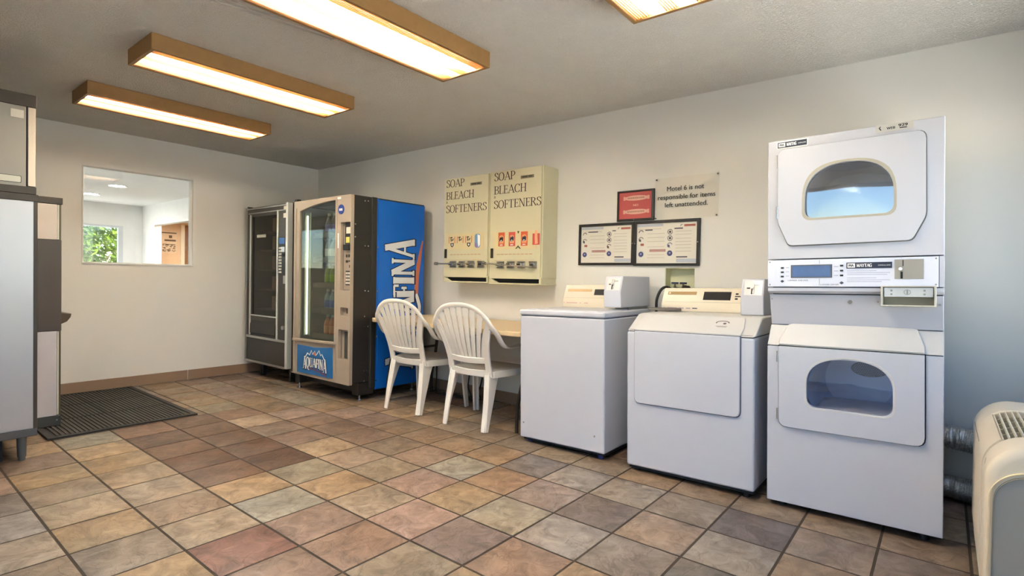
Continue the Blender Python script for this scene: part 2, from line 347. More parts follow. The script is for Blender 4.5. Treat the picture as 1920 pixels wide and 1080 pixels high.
def put_serif(mb, txt, O, u, v, h, width=None, wt=.135, tn=.05, grow=0.0, scale=None, rise=None):
    """serif capitals of cap height h fitted to width; grow fattens every stroke (outline layer)"""
    O = Vector(O); u = Vector(u); v = Vector(v); nv = u.cross(v)*(h*.0006); lay = [0]; W0 = serif_width(txt); sx = h if width is None else width/W0; x = 0.0
    for i, ch in enumerate(txt):
        if ch not in GL: x += .35+.02; continue
        gw, strokes, serifs = GL[ch]; k = 1.0 if scale is None else scale[i]; dz = 0 if rise is None else rise[i]
        lay[0] = 0
        def P(px, py): return O+u*((x+px)*sx)+v*((py*k+dz)*h)+nv*lay[0]
        def seg(pts, f):
            lay[0] += 1
            L = [Vector(p) for p in pts]; N = len(L); lf = []; rg = []
            for a in range(N):
                d = (L[min(a+1, N-1)]-L[max(a-1, 0)])
                d = Vector((d[0]*sx, d[1]*h*k)); d.normalize(); n_ = Vector((-d[1], d[0]))
                o = Vector((n_[0]*(wt*f*.5*h+grow), n_[1]*(tn*.5*h+grow)))
                e = Vector((0, 0))
                if grow and a == 0: e = -d*grow
                if grow and a == N-1: e = d*grow
                c = P(L[a][0], L[a][1])
                lf.append(mb.bm.verts.new(c+u*(o[0]+e[0])+v*(o[1]+e[1]))); rg.append(mb.bm.verts.new(c-u*(o[0]-e[0])-v*(o[1]-e[1])))
            for a in range(N-1):
                try: mb.bm.faces.new((lf[a], lf[a+1], rg[a+1], rg[a]))
                except ValueError: pass
        for kind, pts, f in strokes:
            seg(pts if kind == 'l' else [tuple(q) for q in catmull(pts, 4)], f)
        for sxp, syp, sw in serifs:
            lay[0] += 1
            t = tn*h*.5+grow; hw = sw*.5
            c0 = P(sxp-hw, syp); c1 = P(sxp+hw, syp); s_ = 1 if syp == 0 else -1
            if 0 < syp < 1: s_ = 1
            mb.quad(c0-u*grow-v*(t if grow else 0), c1+u*grow-v*(t if grow else 0), c1+u*grow+v*t*2*s_, c0-u*grow+v*t*2*s_)
        x += gw+.02
def band(mb, path, wid, O, u, v):
    L = [Vector(p) for p in path]; N = len(L); a_ = []; b2 = []
    for i in range(N):
        d = (L[min(i+1, N-1)]-L[max(i-1, 0)]).normalized(); n_ = Vector((-d[1], d[0])); w_ = (wid[i] if isinstance(wid, list) else wid)/2
        for S, s_ in ((a_, 1), (b2, -1)):
            q = L[i]+n_*w_*s_; S.append(mb.bm.verts.new(Vector(O)+Vector(u)*q[0]+Vector(v)*q[1]))
    for i in range(N-1): mb.bm.faces.new((a_[i], a_[i+1], b2[i+1], b2[i]))
X_, Y_, Z_ = (1, 0, 0), (0, 1, 0), (0, 0, 1)

# ------------------------------------------------------------------ room shell
def R4(x0, x1, y0, y1): return [(x0, y0), (x1, y0), (x1, y1), (x0, y1)]
VB = (4.455, 4.668, .98, 1.192)              # washer outlet recess in the right wall
m = MB(); m.prism('xz', R4(-.12, XW+.12, -.1, H+.1), 0, .14, holes=[R4(*VB)]); struct(m.obj('wall_right', WALL, smooth=False))
PW = (-2.311, -1.404, 1.163, 2.036)          # pass-through window in the far wall
m = MB(); m.prism('yz', R4(YW-.12, 0, -.1, H+.1), -.12, 0, holes=[R4(*PW)]); struct(m.obj('wall_far', WALL, smooth=False))
BW = (3.5, 6.2, .06, 2.1)                  # big glazing behind the camera
m = MB(); m.prism('xz', R4(-.12, XW+.12, -.1, H+.1), YW-.12, YW, holes=[R4(*BW)]); struct(m.obj('wall_left', WALL, smooth=False))
NW = (-3.0, -.32, .68, 2.0)
m = MB(); m.prism('yz', R4(YW, 0, -.1, H+.1), XW, XW+.12, holes=[R4(*NW)]); struct(m.obj('wall_near', WALL, smooth=False))
m = MB(); m.box(-.12, XW+.12, YW-.12, .14, H, H+.12); ceil = struct(m.obj('ceiling', CEIL, smooth=False))
m = MB()
for a, b in (((3.27, -2.75), (3.385, -2.0)), ((3.31, -2.75), (3.425, -2.0)), ((3.375, -2.0), (3.435, -1.985))):
    m.tube([(a[0], a[1], H), (b[0], b[1], H)], .006, 6)
m.obj('paint_ridge', mat('ceiling_paint_ridge', (205, 200, 190), .8), ceil)

# floor: grout bed and single tiles
GROUT = mat('brown_grout', (62, 51, 40), .85, var=.15, nscale=30, bump=.2)
m = MB(); m.box(0, XW, YW, 0, -.06, -.0045); floor = struct(m.obj('floor', GROUT, smooth=False))
xs = [2.163, 2.469, 2.772, 3.086, 3.387, 3.689, 3.992, 4.294, 4.597, 4.904, 5.21, 5.518, 5.817, 6.116]
ys = [-3.118, -2.814, -2.504, -2.183, -1.874, -1.567, -1.256, -.952, -.659, -.357]
XL = {i-6: x for i, x in enumerate(xs)}; YL = {j-3: y for j, y in enumerate(ys)}
for i in range(-7, -13, -1): XL[i] = XL[i+1]-.305
XL[-13] = -.004; XL[8] = 6.421
YL[7] = -.052
for j in (-4, -5): YL[j] = YL[j+1]-.305
YL[-6] = YW-.004
TC = {  # tile colours read off one by one; (column, row)
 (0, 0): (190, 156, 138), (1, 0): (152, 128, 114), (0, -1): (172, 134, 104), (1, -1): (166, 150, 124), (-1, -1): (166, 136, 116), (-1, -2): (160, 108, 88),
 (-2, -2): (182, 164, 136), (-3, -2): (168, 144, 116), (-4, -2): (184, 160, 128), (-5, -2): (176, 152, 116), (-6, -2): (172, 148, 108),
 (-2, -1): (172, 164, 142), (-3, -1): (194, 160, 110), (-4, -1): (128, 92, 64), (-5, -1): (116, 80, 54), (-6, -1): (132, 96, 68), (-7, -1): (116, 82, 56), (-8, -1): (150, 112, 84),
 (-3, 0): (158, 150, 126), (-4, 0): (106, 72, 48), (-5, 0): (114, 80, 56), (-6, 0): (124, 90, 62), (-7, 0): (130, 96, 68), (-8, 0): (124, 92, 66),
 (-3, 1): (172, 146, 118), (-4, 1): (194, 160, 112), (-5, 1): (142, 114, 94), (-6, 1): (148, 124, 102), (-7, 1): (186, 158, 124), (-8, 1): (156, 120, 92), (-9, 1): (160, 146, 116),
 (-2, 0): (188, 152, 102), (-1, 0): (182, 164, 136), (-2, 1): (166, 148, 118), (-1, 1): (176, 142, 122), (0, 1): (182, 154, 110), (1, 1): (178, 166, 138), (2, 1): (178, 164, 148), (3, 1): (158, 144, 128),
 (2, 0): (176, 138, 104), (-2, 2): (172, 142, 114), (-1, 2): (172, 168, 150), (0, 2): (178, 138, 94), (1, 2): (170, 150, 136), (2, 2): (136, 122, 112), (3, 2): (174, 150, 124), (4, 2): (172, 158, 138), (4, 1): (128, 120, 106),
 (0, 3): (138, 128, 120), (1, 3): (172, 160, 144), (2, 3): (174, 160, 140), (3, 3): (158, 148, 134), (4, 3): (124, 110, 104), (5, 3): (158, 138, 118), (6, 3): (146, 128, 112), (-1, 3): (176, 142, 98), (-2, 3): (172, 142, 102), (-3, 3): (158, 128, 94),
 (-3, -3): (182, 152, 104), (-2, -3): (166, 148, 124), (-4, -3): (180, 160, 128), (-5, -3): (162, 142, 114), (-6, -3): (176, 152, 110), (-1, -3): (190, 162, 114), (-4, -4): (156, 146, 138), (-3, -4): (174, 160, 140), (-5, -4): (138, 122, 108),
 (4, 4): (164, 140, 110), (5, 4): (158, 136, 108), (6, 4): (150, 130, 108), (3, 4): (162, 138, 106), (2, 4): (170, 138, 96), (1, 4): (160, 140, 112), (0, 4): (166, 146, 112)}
PAL = [(168, 144, 112), (182, 154, 112), (154, 136, 112), (168, 140, 120), (158, 150, 126), (142, 114, 90), (172, 152, 126), (160, 134, 100)]
b_ = .0065; g_ = .0054
def tile_verts(mb, x0, x1, y0, y1, z=0.0):
    mb_b = min(b_, (x1-x0)*.2, (y1-y0)*.2)
    lo = [mb.bm.verts.new(p) for p in ((x0, y0, z-.012), (x1, y0, z-.012), (x1, y1, z-.012), (x0, y1, z-.012))]
    mi = [mb.bm.verts.new(p) for p in ((x0, y0, z-.0025), (x1, y0, z-.0025), (x1, y1, z-.0025), (x0, y1, z-.0025))]
    hi = [mb.bm.verts.new(p) for p in ((x0+mb_b, y0+mb_b, z), (x1-mb_b, y0+mb_b, z), (x1-mb_b, y1-mb_b, z), (x0+mb_b, y1-mb_b, z))]
    for a, b in ((lo, mi), (mi, hi)):
        for k in range(4): mb.bm.faces.new((a[k], a[(k+1) % 4], b[(k+1) % 4], b[k]))
    mb.bm.faces.new(hi)
m = MB(); tile_verts(m, -.1525+g_, .1525-g_, -.1525+g_, .1525-g_); tme = m.mesh('tile', True, 30); tme.materials.append(TILE)
rt = random.Random(11)
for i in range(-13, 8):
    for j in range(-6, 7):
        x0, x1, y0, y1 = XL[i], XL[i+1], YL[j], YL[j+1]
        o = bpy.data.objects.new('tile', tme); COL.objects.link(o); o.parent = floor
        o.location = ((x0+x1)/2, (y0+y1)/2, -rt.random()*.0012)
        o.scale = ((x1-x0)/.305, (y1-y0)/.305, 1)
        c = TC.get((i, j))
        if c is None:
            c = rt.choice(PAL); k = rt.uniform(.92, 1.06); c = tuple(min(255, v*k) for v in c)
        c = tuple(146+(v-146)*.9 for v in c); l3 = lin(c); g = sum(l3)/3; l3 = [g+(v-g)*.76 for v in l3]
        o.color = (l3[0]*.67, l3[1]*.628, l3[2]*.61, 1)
m = MB()
for j in range(-6, 8):
    tile_verts(m, 6.421+g_, XW, YL[j]+g_, (YL[j+1] if j < 7 else 0)-g_)
for i in range(-13, 8): tile_verts(m, XL[i]+g_, XL[i+1]-g_, -.052+g_, 0)
o = m.obj('cut_tile', TILE, floor, ang=30); stuff(o); o.color = lin((160, 138, 108))+(1,)

# tile baseboards
BASE = mat('brown_base_tile', (150, 124, 100), .45, var=.06, nscale=12)
o = bpy.data.objects.new('baseboard_far', None); COL.objects.link(o); struct(o); bf = o
for y0, y1 in ((-4.03, -2.655), (-2.65, -1.448), (-1.442, -.25), (-.245, -.012)):
    m = MB(); m.box(.0005, .011, y0, y1, .001, .1); m.obj('base_tile', BASE, bf, bevel=.003)
o = bpy.data.objects.new('baseboard_right', None); COL.objects.link(o); struct(o); br = o
for k in range(6):
    m = MB(); m.box(.013+k*1.09, .013+k*1.09+1.085, -.011, -.0005, .001, .1); m.obj('base_tile', BASE, br, bevel=.003)

# pass-through window, its frame and pane
wf = bpy.data.objects.new('window_1', None); COL.objects.link(wf); struct(wf)
m = MB(); m.prism('yz', R4(PW[0]-.004, PW[1]+.022, PW[2]-.006, PW[3]+.006), .001, .012, holes=[R4(PW[0]+.004, PW[1]-.004, PW[2]+.003, PW[3]-.003)]); m.obj('casing', TRIMW, wf)
m = MB(); m.prism('yz', R4(PW[0], PW[1], PW[2], PW[3]), -.04, -.025, holes=[R4(PW[0]+.012, PW[1]-.022, PW[2]+.012, PW[3]-.012)]); m.obj('window_frame', TRIMW, wf)
m = MB(); m.box(-.034, -.030, PW[0]+.01, PW[1]-.02, PW[2]+.01, PW[3]-.01); m.obj('glass_pane', PANE, wf)
# glazing behind the camera and beside the heater
def glazing(name, plane, rect, d, mull):
    e = bpy.data.objects.new(name, None); COL.objects.link(e); struct(e)
    a0, a1, z0, z1 = rect
    hs = []; n = len(mull)+1; ed = [a0]+list(mull)+[a1]
    for k in range(n): hs.append(R4(ed[k]+.045, ed[k+1]-.045, z0+.05, z1-.05))
    m = MB(); m.prism(plane, R4(a0, a1, z0, z1), d-.03, d+.03, holes=hs); m.obj('window_frame', ALU, e)
    for k in range(n):
        m = MB()
        if plane == 'xz': m.box(ed[k]+.04, ed[k+1]-.04, d-.003, d+.003, z0+.045, z1-.045)
        else: m.box(d-.003, d+.003, ed[k]+.04, ed[k+1]-.04, z0+.045, z1-.045)
        m.obj('glass_pane', PANE, e)
glazing('window_2', 'xz', BW, YW-.06, (4.5,))
glazing('window_3', 'yz', NW, XW+.06, (-1.6,))

# ------------------------------------------------------------------ lobby seen through the pass-through
LX, LY, LH = -4.6, -.46, 2.19
LW = mat('lobby_white_paint', (236, 236, 234), .7)
m = MB(); m.box(LX-.1, -.12, -3.9, 1.3, -.1, 0); struct(m.obj('floor_lobby', mat('lobby_floor', (170, 160, 145), .5), smooth=False))
m = MB(); m.box(LX-.1, -.12, -3.9, LY+.1, LH, LH+.1); struct(m.obj('ceiling_lobby', LW, smooth=False))
m = MB(); m.prism('yz', R4(-3.9, LY+.05, 0, LH), LX-.1, LX, holes=[R4(-2.0, -.735, .7, 1.835)]); struct(m.obj('wall_lobby_far', LW, smooth=False))
m = MB(); m.prism('xz', [(LX, 0), (-4.03, 0), (-4.03, 1.85), (-2.2, 1.85), (-2.2, 0), (-.12, 0), (-.12, LH), (LX, LH)], LY, LY+.1); struct(m.obj('wall_lobby_right', LW, smooth=False))
m = MB(); m.prism('xz', R4(LX-.1, -.12, 0, LH), -3.98, -3.88, holes=[R4(-4.2, -1.0, .5, 2.0)]); struct(m.obj('wall_lobby_left', LW, smooth=False))
glazing('added_lobby_window', 'xz', (-4.2, -1.0, .5, 2.0), -3.93, (-3.1, -2.0))  # unseen window, added to let daylight brighten the lobby
wl = bpy.data.objects.new('window_5', None); COL.objects.link(wl); struct(wl)
m = MB(); m.prism('yz', R4(-2.0, -.735, .7, 1.835), LX-.06, LX+.008, holes=[R4(-1.94, -.80, .76, 1.80)]); m.obj('window_frame', mat('grey_window_frame', (205, 210, 214), .4), wl)
m = MB(); m.box(LX-.04, LX-.034, -1.945, -.795, .755, 1.805); m.obj('glass_pane', PANE, wl)
HALL = mat('peach_hall_paint', (238, 200, 158), .7)
m = MB(); m.box(LX-.1, LX, LY+.05, 1.3, 0, 2.3); struct(m.obj('wall_hall_far', HALL, smooth=False))
m = MB(); m.box(LX, -.12, 1.2, 1.3, 0, 2.05); struct(m.obj('wall_hall_right', HALL, smooth=False))
m = MB(); m.box(LX-.1, -.12, LY+.1, 1.3, 1.97, 2.3); struct(m.obj('ceiling_hall', LW, smooth=False))
m = MB(); m.box(-1.9, -1.8, LY+.1, 1.3, 0, 1.97); struct(m.obj('wall_hall_near', HALL, smooth=False))
dh = bpy.data.objects.new('door_1', None); COL.objects.link(dh); struct(dh)
m = MB(); m.box(LX, LX+.03, .125, .185, 0, 1.93); m.obj('door_casing', mat('cream_casing', (248, 232, 205), .5), dh)
m = MB(); m.box(LX, LX+.02, .19, .95, 0, 1.93); m.obj('door_leaf', mat('brown_door', (150, 98, 58), .5), dh, bevel=.004)
def downlight(lbl, x, y, z, grp=None):
    t = thing('downlight', lbl, 'ceiling light', (x, y, z), group=grp)
    m = MB(); m.lathe([(.075, 0), (.1, 0), (.1, -.012), (.075, -.006)], n=24, caps=False); m.obj('trim_ring', TRIMW, t)
    m = MB(); m.lathe([(.0, -.004), (.076, -.004)], n=24); m.obj('bulb_face', EM_DL, t, recalc=False)
EM_DL = emit_mat('downlight_glow', (1, .95, .88), 900)
downlight('round recessed downlight in lobby ceiling, nearer the pass-through window', -2.3, -1.43, LH-.001)
downlight('round recessed downlight deeper in the lobby, at left edge of the pass-through window', -3.5, -1.42, LH-.001)
downlight('round recessed downlight over the peach hallway', -3.5, -.05, 1.969)
t = thing('wall_poster', 'brown printed poster on the peach hallway wall', 'poster', (LX+.002, -.06, 1.61))
m = MB(); m.box(0, .004, -.125, .125, -.19, .19); m.obj('paper', mat('poster_paper', (236, 206, 168), .6), t)
m = MB(); r2 = random.Random(4)
for z, h_, a, b in ((.165, .02, -.12, .12), (.1, .05, .0, .05), (.035, .03, -.07, .11), (-.035, .012, -.1, .1)): m.box(.004, .005, a, b, z-h_/2, z+h_/2)
for k in range(46):
    y, z = r2.uniform(-.11, .09), r2.uniform(-.17, -.05); s_ = r2.uniform(.006, .018); m.box(.004, .0052, y, y+s_*1.8, z, z+s_)
m.obj('print', mat('brown_ink', (112, 82, 58), .6), t)
t = thing('counter_phone', 'small white and black desk device on lobby counter beyond the window', 'phone', (-.9, -.80, 1.0))
m = MB(); m.prism('yz', [(-.1, 0), (.1, 0), (.1, .05), (-.1, .1)], -.09, .09); m.obj('housing', WHITEP, t, bevel=.006)
m = MB(); m.box(-.06, .06, -.105, -.02, .09, .115); m.obj('handset', BLACK, t, bevel=.008)
t = thing('reception_counter', 'white reception counter in the lobby behind far wall', 'counter', (-1.0, -1.4, 0))
m = MB(); m.box(-.3, .3, -1.2, .9, .96, 1.0); m.obj('worktop', TRIMW, t, bevel=.004)
m = MB(); m.box(-.22, .22, -1.15, .88, 0, .96); m.obj('panel', OAK, t)
# outside
m = MB(); m.box(-30, 30, -30, 30, -.4, -.11); struct(m.obj('ground', mat('pale_pavement', (182, 180, 174), .9, var=.12, nscale=1.2), smooth=False))
m = MB(); m.box(-3, 14, -24, YW-.5, -.109, -.10); struct(m.obj('bounce_cut_ground', mat('bounce_cut_dark', (36, 39, 47), .9, var=.1, nscale=3, bump=.3), smooth=False))  # unseen dark ground, added to cut sun bounce and pale reflections
t = thing('garden_tree', 'leafy green tree outside lobby window', 'tree', (-7.4, -.5, -.11))
bark = mat('pale_bark', (196, 186, 168), .8, var=.15)
m = MB()
m.tube(catmull([(0, 0, 0), (.05, .05, .8), (-.02, .0, 1.5), (.05, -.1, 2.3), (0, 0, 3.2)], 4), [.09-.0035*k for k in range(17)], 8)
m.obj('trunk', bark, t)
r2 = random.Random(2)
tips = []
for k in range(16):
    z = .9+k*.13; a = k*2.4; L = r2.uniform(.7, 1.3)
    p1 = (math.cos(a)*L*.5, math.sin(a)*L*.5, z+.25); p2 = (math.cos(a)*L, math.sin(a)*L, z+.6); tips += [p1, p2]
    m = MB(); m.tube(catmull([(0, 0, z), p1, p2], 4), [.022-.0018*q for q in range(9)], 6); m.obj('branch', bark, t)
LEAF = mat('sunlit_leaf', (84, 108, 44), .5, var=.35, nscale=2)
n = LEAF.node_tree; b = n.nodes['Principled BSDF']; b.inputs['Subsurface Weight'].default_value = 0
tr = n.nodes.new('ShaderNodeBsdfTranslucent'); tr.inputs[0].default_value = lin((96, 120, 40))+(1,); ms = n.nodes.new('ShaderNodeMixShader'); ms.inputs[0].default_value = .45
n.links.new(b.outputs[0], ms.inputs[1]); n.links.new(tr.outputs[0], ms.inputs[2]); n.links.new(ms.outputs[0], n.nodes['Material Output'].inputs[0])
vs = []; fs = []
for k in range(9500):
    c = Vector((r2.gauss(0, .7), r2.gauss(0, 1.15), 1.75+r2.gauss(0, .8)))
    if c.z < .35: continue
    d = Vector((r2.uniform(-1, 1), r2.uniform(-1, 1), r2.uniform(-.8, .5))).normalized(); e = d.orthogonal().normalized(); L = r2.uniform(.05, .09)
    up = d.cross(e)*.012; q = len(vs)
    vs += [c-d*L, c+e*L*.38+up, c+d*L, c-e*L*.38+up]; fs += [(q, q+1, q+2), (q, q+2, q+3)]
me = bpy.data.meshes.new('foliage'); me.from_pydata([tuple(v) for v in vs], [], fs); me.materials.append(LEAF)
o = bpy.data.objects.new('foliage', me); COL.objects.link(o); o.parent = t; stuff(o)

# ------------------------------------------------------------------ fluorescent ceiling lights
TUBEM = emit_mat('fluorescent_glow', (1.0, .94, .80), TUBE)
HOUS = mat('white_reflector', (240, 236, 226), .6)
lens = bpy.data.materials.new('prismatic_lens'); lens.use_nodes = True; n = lens.node_tree
for x in list(n.nodes): n.nodes.remove(x)
out = n.nodes.new('ShaderNodeOutputMaterial'); mx = n.nodes.new('ShaderNodeMixShader'); mx.inputs[0].default_value = .3
t1 = n.nodes.new('ShaderNodeBsdfTransparent'); t1.inputs[0].default_value = (1, 1, 1, 1); t2 = n.nodes.new('ShaderNodeBsdfTranslucent'); t2.inputs[0].default_value = (.96, .95, .92, 1)
n.links.new(t1.outputs[0], mx.inputs[1]); n.links.new(t2.outputs[0], mx.inputs[2]); n.links.new(mx.outputs[0], out.inputs[0])
AMBER = mat('amber_acrylic_rib', (170, 118, 62), .4)
def ceiling_light(lbl, x0, x1):
    W = x1-x0; y0, y1, hb = -2.625, -1.36, .09; L = y1-y0
    t = thing('ceiling_light', lbl, 'ceiling light', (x0, y0, H-.001))
    k = .02
    m = MB(); m.box(0, k, 0, L, -hb, 0); m.obj('side_board', OAK, t, bevel=.002)
    m = MB(); m.box(W-k, W, 0, L, -hb, 0); m.obj('side_board', OAK, t, bevel=.002)
    m = MB(); m.box(k, W-k, 0, k, -hb, 0); m.obj('end_board', OAK, t, bevel=.002)
    m = MB(); m.box(k, W-k, L-k, L, -hb, 0); m.obj('end_board', OAK, t, bevel=.002)
    m = MB(); m.box(k, W-k, k, L-k, -.012, -.002); m.obj('reflector', HOUS, t)
    for fx in (.32, .68):
        m = MB(); m.cyl((W*fx, .045, -.045), (W*fx, L-.045, -.045), .013, n=12); m.obj('fluorescent_tube', TUBEM, t)
    m = MB(); p = []; N = 36
    for q in range(N+1):
        x = k+.001+(W-2*k-.002)*q/N; p.append((x, -hb+.012+(.0035 if q % 2 else 0)))
    for q in range(N):
        a, b = p[q], p[q+1]; m.quad((a[0], k, a[1]), (b[0], k, b[1]), (b[0], L-k, b[1]), (a[0], L-k, a[1]))
    ln = m.obj('ribbed_lens', lens, t, smooth=False, recalc=False)
    m = MB(); a0 = k+.006; a1 = W-k-.006
    for f in (.0, .035, .07, .105, .14, .175, .42, .455, .49, .525, .56, .825, .86, .895, .93, .965, 1.0):
        x = a0+(a1-a0)*f; m.box(x-.0022, x+.0022, k, L-k, -hb+.0065, -hb+.0105)
    o = m.obj('lens_rib', AMBER, ln, smooth=False); stuff(o)
ceiling_light('oak framed fluorescent ceiling light nearest the far wall', 1.11, 1.49)
ceiling_light('oak framed fluorescent ceiling light, second from the far wall', 2.30, 2.68)
ceiling_light('oak framed fluorescent ceiling light in front of the soap dispensers, cut by top edge', 3.585, 3.965)
ceiling_light('oak framed fluorescent ceiling light above the dryers, mostly out of frame at top', 4.85, 5.24)

# ------------------------------------------------------------------ stacked dryer
DW, DD = .686, .62
dry = thing('stacked_dryer', 'white stacked double dryer with two arched door windows, rightmost machine', 'dryer', (5.343, -.783, 0), (0, -.022, 0))
def tag_maytag(parent, x0, x1, z0, z1, y, border=None):
    if border:
        m = MB(); m.box(x0-.005, x1+.005, y-.0015, y+.002, z0-.005, z1+.005); m.obj('badge_border', WHITEP, parent)
    m = MB(); m.box(x0, x1, y-.003, y+.002, z0, z1); m.obj('brand_badge', NAVY, parent)
    h_ = z1-z0; w_ = x1-x0; yy = y-.0036
    m = MB(); m.flat(R4(x0+h_*.15, x0+h_*1.25, z0+h_*.14, z1-h_*.14), (0, yy, 0), X_, Z_)
    put_serif(m, 'MAYTAG', (x0+h_*1.45, yy, z0+h_*.24), X_, Z_, h_*.54, w_*.34, wt=.22, tn=.085)
    put_text(m, 'COMMERCIAL DRYER', (x0+w_*.70, yy, z0+h_*.38), X_, Z_, h_*.2, w_*.27)
    m.obj('badge_lettering', WHITEP, parent, recalc=False, smooth=False)
    m = MB(); put_text(m, 'MA', (x0+h_*.7, yy-.0006, z0+h_*.3), X_, Z_, h_*.42, h_*.7, 'C', bold=.0008); m.obj('badge_monogram', NAVY, parent, recalc=False, smooth=False)
def arch(x0, x1, z0, z1, zs, r, n=20):
    """window outline: flat rounded bottom, sides up to zs, wide arch to z1"""
    pts = []
    for (cx, cz, a0) in ((x0+r, z0+r, 180), (x1-r, z0+r, 270)):
        for k in range(5): t = rad(a0+90*k/4); pts.append((cx+r*math.cos(t), cz+r*math.sin(t)))
    cx = (x0+x1)/2
    for k in range(n+1):
        t = math.pi*k/n
        c_, s_ = math.cos(t), math.sin(t)
        pts.append((cx+(x1-x0)/2*math.copysign(abs(c_)**.84, c_), zs+(z1-zs)*abs(s_)**.9))
    return pts
UW = arch(.166, .512, 1.404, 1.650, 1.50, .036)
LWN = arch(.177, .512, .510, .745, .622, .04)
def grow(pts, g):
    cx = sum(p[0] for p in pts)/len(pts); cz = sum(p[1] for p in pts)/len(pts)
    return [(p[0]+math.copysign(g, p[0]-cx)*min(1, abs(p[0]-cx)/.08), p[1]+math.copysign(g, p[1]-cz)*min(1, abs(p[1]-cz)/.05)) for p in pts]
m = MB(); m.box(.006, DW-.006, .07, DD-.006, .03, .45); m.box(.006, DW-.006, .45, DD-.006, .45, 1.78); m.box(.006, DW-.006, .085, .3, .82, 1.21); m.obj('inner_core', GAP, dry)
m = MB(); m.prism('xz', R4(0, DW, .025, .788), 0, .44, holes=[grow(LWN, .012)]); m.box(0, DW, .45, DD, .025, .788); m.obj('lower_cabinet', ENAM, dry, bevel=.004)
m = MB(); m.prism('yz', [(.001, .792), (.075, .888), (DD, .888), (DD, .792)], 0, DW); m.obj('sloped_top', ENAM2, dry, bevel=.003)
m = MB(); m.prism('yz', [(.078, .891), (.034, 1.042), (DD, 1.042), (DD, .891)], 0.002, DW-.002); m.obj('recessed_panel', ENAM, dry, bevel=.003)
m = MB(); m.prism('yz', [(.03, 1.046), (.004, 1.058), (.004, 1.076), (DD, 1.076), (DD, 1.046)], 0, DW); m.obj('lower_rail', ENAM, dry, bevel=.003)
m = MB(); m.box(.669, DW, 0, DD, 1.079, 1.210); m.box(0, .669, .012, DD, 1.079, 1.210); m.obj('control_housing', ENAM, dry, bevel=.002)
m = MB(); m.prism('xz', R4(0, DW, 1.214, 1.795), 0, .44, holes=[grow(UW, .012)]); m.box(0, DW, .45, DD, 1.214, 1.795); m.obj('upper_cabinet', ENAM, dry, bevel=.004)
PANEL = mat('pale_blue_white_panel', (222, 226, 240), .3, var=.01)
cp = None
m = MB(); m.box(.002, .667, -.004, .012, 1.08, 1.209); cp = m.obj('control_panel', PANEL, dry, bevel=.0015)
DRUM = mat('drum_steel', (176, 182, 190), .3, .85, var=.1)
DRUML = mat('drum_grey', (188, 198, 222), .45, .15, var=.1)
for (cz, nm, mt, dr_) in ((1.525, 'upper_drum', DRUM, .25), (.60, 'lower_drum', DRUML, .182)):
    m = MB(); m.lathe([(dr_-.004, .03), (dr_, .06), (dr_, .36), (dr_-.03, .40), (.0, .40)], (.3445, .0, cz), 40, 'y', caps=False); d = m.obj(nm, mt, dry)
    if cz > 1:
        for k in range(3):
            M = Matrix.Translation((.3445, 0, cz)) @ Matrix.Rotation(rad(90+120*k), 4, 'Y')
            m = MB(); m.prism('xz', [(-.03, dr_+.002), (.03, dr_+.002), (.012, dr_-.06), (-.012, dr_-.06)], .06, .38, M=M); m.obj('drum_baffle', mt, d, bevel=.006)
        continue
    cx_, cz_ = .3445+.046, cz+.060
    m = MB(); m.prism('xz', ell(cx_, cz_, .082, .040, 28), .395, .3995); vp = m.obj('vent_plate', mat('dark_vent_plate', (84, 88, 98), .5), d)
    m = MB()
    for a in range(-9, 10):
        for b2 in range(-4, 5):
            u, v = a*.0088+(b2 % 2)*.0044, b2*.0085
            if (u/.077)**2+(v/.035)**2 < 1: m.flat(ell(cx_+u, cz_+v, .0028, .0026, 8), (0, .3945, 0), X_, Z_)
    o = m.obj('vent_perforation', mat('pale_perforation', (150, 156, 168), .5), d, recalc=False, smooth=False); stuff(o)
DGL = glass_mat('dryer_door_glass', (206, 214, 226), 7.5, .02)
DGL2 = glass_mat('dryer_door_glass_dark', (226, 230, 238), 2.2, .03)
# upper door
od = roundpoly([(.05, 1.745), (.049, 1.395), (.097, 1.278), (.576, 1.281), (.624, 1.385), (.622, 1.745)], [.035, .02, .02, .02, .02, .035])
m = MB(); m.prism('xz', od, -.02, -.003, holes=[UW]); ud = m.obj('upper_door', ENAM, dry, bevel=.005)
m = MB(); m.prism('xz', grow(od, .004), -.0035, -.0005, holes=[grow(UW, .006)]); m.obj('door_gasket', mat('grey_gasket', (112, 112, 108), .7), dry)
m = MB(); m.prism('xz', grow(UW, .001), -.0203, .03, holes=[grow(UW, -.011)]); m.obj('window_bezel', mat('khaki_bezel', (172, 166, 150), .4), ud, bevel=.002)
def bubble(mb, pts, y, depth):
    cx = sum(p[0] for p in pts)/len(pts); cz = sum(p[1] for p in pts)/len(pts); rings = []
    for k in range(6):
        f = 1-k/6; rings.append([mb.bm.verts.new((cx+(p[0]-cx)*f, y-depth*math.cos(f*math.pi/2), cz+(p[1]-cz)*f)) for p in pts])
    n_ = len(pts)
    for k in range(5):
        for i in range(n_): mb.bm.faces.new((rings[k][i], rings[k][(i+1) % n_], rings[k+1][(i+1) % n_], rings[k+1][i]))
    mb.bm.faces.new(rings[-1])
m = MB(); bubble(m, grow(UW, -.011), .006, .0025); m.obj('door_glass', DGL, ud, ang=80)
for z in (1.69, 1.44):
    m = MB(); m.box(.043, .051, -.02, -.002, z-.03, z+.03); m.cyl((.046, -.021, z-.03), (.046, -.021, z+.03), .003, n=8); m.obj('hinge', CHROME, ud)
